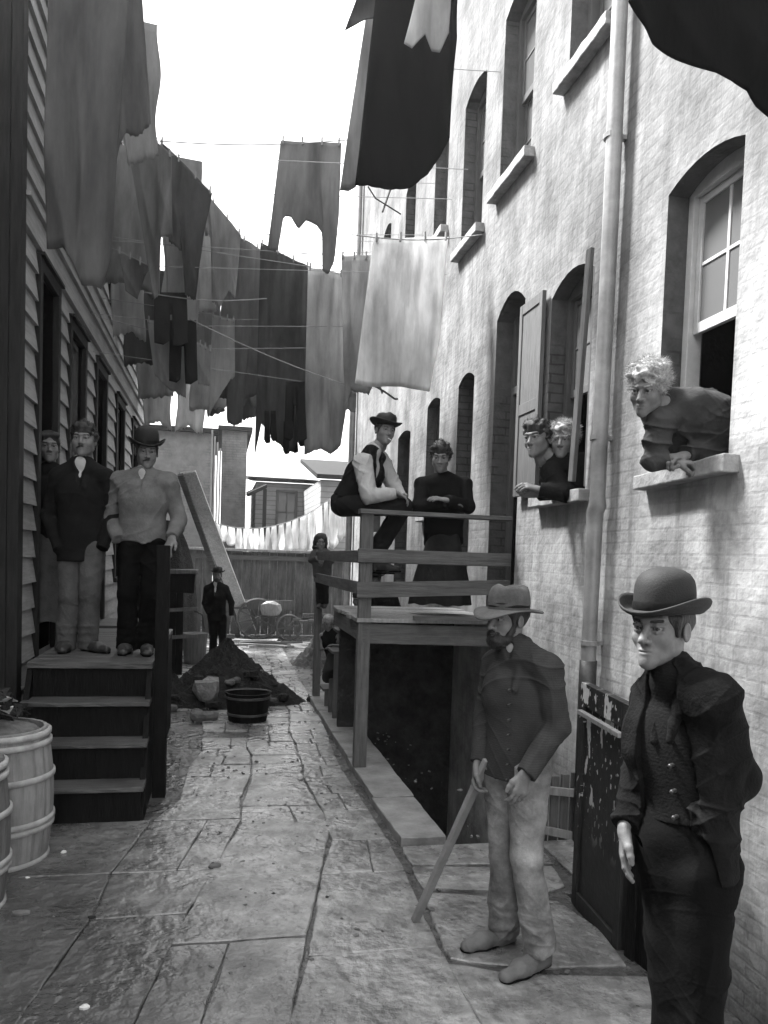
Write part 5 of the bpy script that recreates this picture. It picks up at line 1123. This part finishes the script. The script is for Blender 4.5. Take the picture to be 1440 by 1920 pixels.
    if jacket is not None:
        s = SDF(); torso(s, .020, hip)
        if open_:   # V or full opening cut through the front
            top = N_+fr*.13*q-tu*.0; bot = ms+fr*.17*q-tu*open_[0]*q
            s.cone(top, bot, open_[1]*q, open_[2]*q, k=.006, flat=(fr, 2.2), sub=True)
            if len(open_) > 3: s.cone(bot, PV+fr*.19*q-tu*.2*q, open_[2]*q, open_[3]*q, k=.006, flat=(fr, 2.2), sub=True)
        if collar:
            for sg in (-1, 1): s.cone(N_-fr*.045*q+tu*.035*q+rx*sg*.01, N_+rx*sg*.062*q+tu*.02*q, .022*q, .022*q, k=.012); s.cone(N_+rx*sg*.062*q+tu*.02*q, ms+fr*.115*q-tu*.10*q+rx*sg*.035*q, .021*q, .014*q, k=.012)
        if sleeves is None:
            for a in 'AB':
                if 'E'+a in G: s.cone(G['S'+a], G['E'+a], .066*q*sleeve, .055*q*sleeve, k=.018).cone(G['E'+a], G['W'+a]*.98+G['E'+a]*.02, .055*q*sleeve, .043*q*sleeve, k=.025, cap=True)
        s.noise(wrk*.6*q, 20, 5, 11).noise(wrk*.25*q, 48, 6, 12).crease(wrk*.9*q, 42, 5, (.7, .7, 1.4))
        if h < .006: s.crease(.0035, 60, 8, (.7, .7, 1.3))
        jk = npmesh('jacket' if shirt is not None or open_ else 'coat', [s.mesh(h)+(0,)], [jacket], t)
        for k in range(buttons):
            f_ = k/max(1, buttons-1); off = rx*(.02*q); c = ms-tu*(.10+(.22 if open_ and len(open_) > 3 else .40)*f_*q)+fr*bdepth*q+off
            b = MB(); b.lathe([(0, .004), (.0055, .003), (.0065, 0), (.006, -.02)], tuple(c-fr*.012*q), n=10, axis=tuple(fr)); own(b.build('button', m_button, None, smooth=True), jk)
    if trousers is not None:
        s = SDF(); s.ell(PV-tu*.02*q, (.148*q*slim*hipr, .100*q*slim*hipr, (.18 if open_ and len(open_) > 3 else .12)*q), np.stack([rx, fr, np.cross(rx, fr)], 1))
        for a in 'AB':
            P_, K_, F_ = G['P'+a], G['K'+a], G['F'+a]
            F_ = F_-nrm(K_-F_)*.045*q; s.cone(P_, K_, .092*q*legr, .072*q*legr, k=.02).cone(K_, F_, .070*q*legr, .072*q*legr, k=.02, cap=True)
            for z_ in (.02, .08, .13): s.ell(F_+nrm(K_-F_)*(.04+z_)*q, (.068*q*legr, .074*q*legr, .018*q), k=.015)
        wk = min(wrk, .008); s.noise(wk*.6*q, 18, 5, 13).noise(wk*.3*q, 42, 6, 14).crease(wk*.8*q, 36, 6, (.8, .8, 1.2))
        if h < .006: s.crease(.002, 70, 9)
        npmesh('trousers', [s.mesh(h)+(0,)], [trousers], t)
    if skirt is not None:
        s = SDF(); hc = G['HEM']; s.cone(PV+tu*.05*q, hc, .14*q, .27*q, k=.04, flat=(fr, .8), cap=True).noise(.012, 30, 5, 3, (1, 1, .15)); npmesh('skirt', [s.mesh(h)+(0,)], [skirt], t)
    if shoes is not None:
        for a in 'AB':
            if 'T'+a not in G: continue
            F_, T_ = G['F'+a].copy(), G['T'+a].copy(); s = SDF(); up_ = V3((0, 0, 1))
            if floor is not None: fz = floor
            else: fz = min(F_[2], T_[2])-.05
            d = T_-F_; d[2] = 0; d = nrm(d) if np.linalg.norm(d) > .01 else nrm(fr*(1, 1, 0)); he = np.array((F_[0], F_[1], fz+.035*q))-d*.03*q; to = he+d*.235*q; to[2] = fz+.026*q; md = he+d*.15*q
            s.cone(he, md, .040*q, .044*q, k=.02).cone(md, to, .044*q, .034*q, k=.02, flat=(up_, .75)).cone(he+d*.03*q+up_*.02*q, np.array((F_[0], F_[1], fz+.13*q)), .042*q, .044*q, k=.03, cap=True).cut(-up_, (0, 0, fz+.004)); s.noise(.0025, 50, 4, 3).crease(.004*q, 60, 4)
            sh_ = npmesh('shoe', [s.mesh(h)+(0,)], [shoes], t)
            s2 = SDF(); s2.cone(he-d*.005*q, md, .042*q, .048*q, k=.02).cone(md, to, .048*q, .038*q, k=.02).cut(-up_, (0, 0, fz+.001)).cut(up_, (0, 0, fz+.016*q)); own(npmesh('sole', [s2.mesh(h)+(0,)], [m_blk], None), sh_)
    return t, G, (M, C, tu, rx, fr)
fwv, rtv, upv = V3(fw), V3(rt), V3(up)
def facing(deg, pitch=0):
    """direction a person faces: 0 = at the camera, positive = turned to the right of the picture"""
    a = math.radians(deg); v = -fwv*math.cos(a)+rtv*math.sin(a); v[2] = 0; v = nrm(v); v[2] = math.sin(math.radians(pitch)); return nrm(v)
# 1 man in the bowler hat, front right
zf = 0
person('young man in black bowler hat and open dark coat standing closest, hand in pocket', 2.34,
 dict(H=(1240, 1176), N=(1262, 1268), PV=(1284, 1590, .0), SA=(1226, 1316, .14), SB=(1336, 1308, -.12), EA=(1206, 1446, .18), WA=(1170, 1552, .06), EB=(1388, 1462, -.02), WB=(1300, 1542, -.09),
      PA=(1258, 1640, .05), PB=(1318, 1640, -.04), KA=(1272, 1915, 0), KB=(1312, 1915, -.05), FA=(1278, 2190, .05), FB=(1325, 2190, -.02), TA=(1240, 2215, -.12), TB=(1290, 2225, -.2)),
 facing(-50), facing(-48, 0), hs=.96, hat='bowler', hair='under', jacket=m_wool, shirt=m_knitdark, trousers=m_blk, shoes=m_shoe, floor=0, hem=.06, open_=(.24, .060, .095, .18), neckc=.8, slim=.88, jaw=.95, legr=.92, buttons=4, bdepth=.122, gaze=(-.3, -.04),
 hands=dict(A=((-.05, -.1, -1), rtv*.9-fwv*.2, 1, .28)), wrk=.008, group=None)
# 2 man in the cardigan with the stick
D2 = 3.7
_, G2, _ = person('bearded man in a buttoned brown cardigan and slouch hat, holding a long wooden stick', D2,
 dict(H=(950, 1160), N=(968, 1212), PV=(962, 1425), SA=(930, 1245, .13), SB=(1026, 1252, -.12), EA=(912, 1345, .16), WA=(896, 1432, .06), EB=(1044, 1362, -.12), WB=(985, 1452, -.22),
      PA=(942, 1448, .06), PB=(990, 1448, -.05), KA=(946, 1598, .05), KB=(988, 1612, -.1), FA=(945, 1732, .13), FB=(1012, 1765, -.1), TA=(888, 1745, .05), TB=(965, 1785, -.2)),
 facing(-35), facing(-52, 0), hat='slouch', hatm=m_feltg, hair='under', beard='beard', jacket=m_knit, shirt=m_shirt, trousers=m_work, shoes=m_shoep, floor=0, hem=.07, open_=(.10, .035, .012), slim=.86, gaze=(.1, 0),
 hands=dict(A=((-.1, -.1, -1), rtv*.8-fwv*.5, 1, .75, .6), B=((-.35, -.25, -1), -rtv*.4+fwv*.8, -1, .55)), buttons=7, sc=1.0, wrk=.007, legr=1.02)
a = PD(908, 1438, D2+.02); b = PZ(778, 1728, 0); b.z = .005
tag(MB().bar(a+(a-b).normalized()*.04, b, .040, .028, side=(1, .3, 0), j=.001).build('wooden_stick', m_stick, bevel=.003), 'long square wooden stick planted on the paving in the hand of the bearded man', 'stick')
# 3, 4 the two men on the stoop
D3 = 6.38
person('moustached man in a dark buttoned coat on the stoop, leaning by the clapboards', D3,
 dict(H=(157, 824), N=(153, 868), PV=(152, 1012), SA=(112, 893, .0), SB=(197, 893, .0), EA=(92, 968, .05), WA=(112, 1032, -.08), EB=(212, 968, .05), WB=(190, 1030, -.1),
      PA=(133, 1030), PB=(172, 1030), KA=(130, 1120, -.03), KB=(168, 1120, -.05), FA=(124, 1204), FB=(165, 1204), TA=(118, 1222, -.2), TB=(205, 1218, -.15)),
 facing(12), facing(10), hat=None, hair='curly', beard='moustache', jaw=1.12, jacket=m_wool2, shirt=m_shirt, trousers=m_denim, shoes=m_shoe, floor=1.0, hem=.16, open_=(.13, .05, .012), sc=1.1, hs=1.04, wrk=.005, hipr=1.05, slim=.92)
person('man in a bowler hat and pale canvas jacket on the stoop, hand on post', D3,
 dict(H=(275, 846), N=(270, 888), PV=(266, 1010), SA=(226, 902, .0), SB=(314, 902, .0), EA=(206, 975, .05), WA=(222, 1012, -.1), EB=(336, 975, .03), WB=(322, 1008, -.15),
      PA=(247, 1022), PB=(288, 1022), KA=(240, 1115, -.05), KB=(282, 1115, -.05), FA=(238, 1203), FB=(276, 1203), TA=(232, 1222, -.15), TB=(275, 1224, -.2)),
 facing(4), facing(22, -8), hat='bowler', hatm=m_feltg if False else m_felt, hair='under', beard='moustache', jacket=m_canvas, shirt=m_striped, trousers=m_blk, shoes=m_shoe, floor=1.0, hem=.03, open_=(.13, .035, .010), sc=1.1, wrk=.008,
 hands=dict(B=((-.25, -.4, -.7), (.1, 0, -1), 1, .4)), legr=.98, sleeve=1.0, slim=.95)
person('half hidden figure in dark top and long apron behind the moustached man', 7.05,
 dict(H=(92, 838), N=(93, 880), PV=(100, 1010), SA=(62, 902), SB=(128, 902), EA=(56, 970), WA=(70, 1020, -.1), EB=(132, 970), WB=(120, 1020, -.1), HEM=(108, 1165)),
 facing(25), facing(25), hair='short', jacket=m_wool2, skirt=m_denim, hem=.02, sc=1.15, floor=1.0, group=None)
# 6 man sitting on the rail
D6 = 6.95
person('smoking man in round felt hat and waistcoat sitting on the platform rail', D6,
 dict(H=(722, 808), N=(700, 846), PV=(650, 938, .02), SA=(680, 868, -.14), SB=(712, 862, .2), EA=(692, 930, -.20), WA=(744, 924, -.18), EB=(738, 910, .2), WB=(756, 934, .05),
      PA=(652, 948, -.08), PB=(658, 946, .12), KA=(757, 950, -.10), KB=(752, 954, .16), FA=(703, 1040, -.05), FB=(690, 1048, .12), TA=(735, 1062, -.1), TB=(722, 1066, .1)),
 facing(62), facing(24, -2), hat='derby_low', head_up=(.12, 0, 1), hair='under', jacket=m_wool, shirt=m_striped, sleeves=1, trousers=m_wool2, shoes=m_shoe, hem=.0, collar=False, open_=(.15, .05, .02), sc=1.02,
 hands=dict(A=((.8, -.1, -.45), (0, 0, -1), 1, .5)), floor=None, hipr=.95)
# 7 woman leaning on the rail
person('dark haired woman in a black dress leaning on the platform rail with folded arms', 7.12,
 dict(H=(826, 856, -.12), N=(830, 896, -.05), PV=(832, 1010, .25), SA=(792, 908, -.02), SB=(870, 908, -.02), EA=(786, 950, -.12), WA=(838, 944, -.25), EB=(878, 950, -.12), WB=(838, 938, -.28), HEM=(826, 1132, .25)),
 facing(-4), facing(-6, -16), hair='curly', jacket=m_dress, skirt=m_skirt, hem=.05, sc=1.06, floor=zd, hands=dict(A=((-.1+.9, 0, .1), (0, .6, -1), 1, .3), B=((-.9, -.1, .12), (0, .4, -1), -1, .3)), collar=False)
# 8, 9 window pair
person('dark haired youth leaning out of the shuttered window with clasped hands', 5.75,
 dict(H=(1008, 822), N=(1046, 868), PV=(1120, 935, .15), SA=(1034, 886, -.06), SB=(1082, 880, .2), EA=(1062, 926, -.15), WA=(1012, 918, -.12), EB=(1084, 920, .12), WB=(1010, 926, .0)),
 facing(-55), facing(-42, -4), head_up=(-.1, 0, 1), hair='curly', jacket=m_wool, hem=.0, sc=1.12, hands=dict(A=((-1, .1, .25), (0, .4, -.8), -1, .45), B=((-1, -.1, 0), (0, .6, 1), 1, .5)), floor=1.4, collar=False)
person('grey haired woman beside the youth in the shuttered window', 5.85,
 dict(H=(1056, 826, -.12), N=(1082, 872), PV=(1135, 945, .2), SA=(1066, 892, -.05), SB=(1118, 886, .15), EA=(1072, 925, -.08), WA=(1110, 915, -.1), EB=(1122, 925, .1), WB=(1105, 920, .0)),
 facing(-40), facing(-25, -4), hair='wild', hairm=m_hairg, jacket=m_dress, hem=.0, sc=1.06, floor=1.4, collar=False)
# 10 woman in the near window
person('woman with frizzy grey hair leaning far out of the near window on her arms', 4.25,
 dict(H=(1214, 727, -.15), N=(1258, 760, -.05), PV=(1345, 835, .12), SA=(1240, 790, -.12), SB=(1316, 768, .08), EA=(1226, 866, -.1), WA=(1262, 862, -.14), EB=(1342, 838, .02), WB=(1284, 854, -.12)),
 facing(-40, -20), facing(-38, -22), head_up=(.25, 0, 1), roll=-.1, hair='wild', hairm=m_hairg, jacket=m_shawl, hem=.0, sc=1.0, hs=1.08, wrk=.016, slim=1.1, sleeve=1.2, jaw=1.06,
 hands=dict(A=((.6, -.2, -.1), (0, .3, -1), -1, 1.0, .8), B=((-.9, -.2, -.15), (0, .3, -1), 1, 1.0, .8)), floor=1.4)
# 11 man in the yard
D11 = 14.0
person('man in a dark suit and dark hat standing behind the earth heap', D11,
 dict(H=(408, 1078), N=(405, 1094), PV=(406, 1152), SA=(389, 1103), SB=(423, 1103), EA=(384, 1130, .05), WA=(391, 1150, -.1), EB=(434, 1130), WB=(434, 1155), PA=(399, 1158), PB=(416, 1158), KA=(400, 1190), KB=(417, 1190), FA=(399, 1225), FB=(419, 1225), TA=(397, 1231, -.2), TB=(424, 1231, -.2)),
 facing(0), facing(5), hat='derby_low', hair='under', beard='beard', jacket=m_wool, shirt=m_shirt, trousers=m_blk, shoes=m_shoe, floor=0, hem=.12, open_=(.14, .045, .012), sc=.95, hands=dict(B=((0, 0, -1), (-1, 0, 0), -1, .3)))
# 12 child at the rail
person('small child with tangled hair peering over the far end of the platform rail', 9.9,
 dict(H=(601, 1016), N=(602, 1032), PV=(604, 1075), SA=(590, 1038), SB=(616, 1038), EA=(584, 1050), WA=(594, 1046, -.12), EB=(622, 1050), WB=(608, 1046, -.12), PA=(600, 1078), PB=(608, 1078), KA=(600, 1100), KB=(609, 1100), FA=(600, 1128), FB=(609, 1128), TA=(598, 1133, -.1), TB=(608, 1133, -.1)),
 facing(0), facing(10, -5), hair='long', jacket=m_denim, trousers=m_wool2, shoes=m_shoe, hem=.05, sc=.66, hs=1.25, floor=None, hands=dict(A=((.3, -.3, -.4), (0, 0, -1), 1, .4), B=((-.3, -.3, -.4), (0, 0, -1), -1, .4)), collar=False)
# 13 seated child
person('small child in a dark dress sitting on the low steps with folded bare arms', 9.2,
 dict(H=(616, 1168), N=(618, 1184), PV=(628, 1232), SA=(604, 1192), SB=(634, 1192), EA=(604, 1216), WA=(626, 1214, -.16), EB=(644, 1214), WB=(634, 1210, -.16), HEM=(632, 1268, -.2)),
 facing(12), facing(8, -10), hair='curly', hairm=m_hairg, shirt=m_dress, skirt=m_skirt, sc=.63, hs=1.2, floor=.3, hands=dict(A=((1, 0, .1), (0, 0, -1), 1, .3), B=((-1, 0, .1), (0, 0, -1), -1, .3)), hem=.0)
# 14 seated man behind the post
person('man in a dark hat sitting low behind the platform post and boards', 9.5,
 dict(H=(702, 1084), N=(700, 1104), PV=(716, 1146, .1), SA=(684, 1114, -.1), SB=(728, 1114, .1), EA=(676, 1138, -.1), WA=(662, 1150, -.2), EB=(742, 1140), WB=(752, 1148, -.1), PA=(716, 1150), PB=(724, 1150), KA=(690, 1150, -.45), KB=(702, 1150, -.45), FA=(686, 1200, -.45), FB=(699, 1200, -.45), TA=(676, 1206, -.6), TB=(688, 1206, -.6)),
 facing(-15), facing(20, -12), hat='derby_low', hair='under', beard='moustache', jacket=m_wool2, shirt=m_shirt, trousers=m_wool2, shoes=m_shoe, hem=.05, sc=1.0, open_=(.1, .03, .01))
person('older child in a dark dress between the low steps and the platform post', 8.6,
 dict(H=(672, 1124), N=(671, 1142), PV=(672, 1205), SA=(656, 1150), SB=(688, 1150), EA=(646, 1172, -.1), WA=(640, 1186, -.2), EB=(690, 1180), WB=(684, 1200, -.1), HEM=(670, 1266)),
 facing(-20), facing(-25, -8), hair='curly', jacket=m_wool2, skirt=m_wool2, sc=.69, hs=1.1, floor=.3, hem=.0, hands=dict(A=((-.2, -.1, -1), (0, 1, 0), -1, .3)), collar=False)
# cigarette of the sitting man
a = PD(728, 822, 6.80); tag(MB().tube([a, a+Vector((.025, -.06, -.03))], .0045, n=6).build('cigarette', m_shirt), 'short white cigarette in the mouth of the man sitting on the rail', 'cigarette')
# ---------------------------------------------------------------- damp, smoky air of the alley
hz = bpy.data.materials.new('haze'); hz.use_nodes = True; hn = hz.node_tree
for n_ in list(hn.nodes):
    if n_.type == 'BSDF_PRINCIPLED': hn.nodes.remove(n_)
pvn = hn.nodes.new('ShaderNodeVolumePrincipled'); pvn.inputs['Color'].default_value = (.95, .95, .95, 1); pvn.inputs['Density'].default_value = .0014; pvn.inputs['Anisotropy'].default_value = .65
hn.links.new(pvn.outputs[0], hn.nodes['Material Output'].inputs['Volume'])
o = MB().box((-65, -25, -3), (65, 95, 13)).build('haze', hz); o['kind'] = 'stuff'
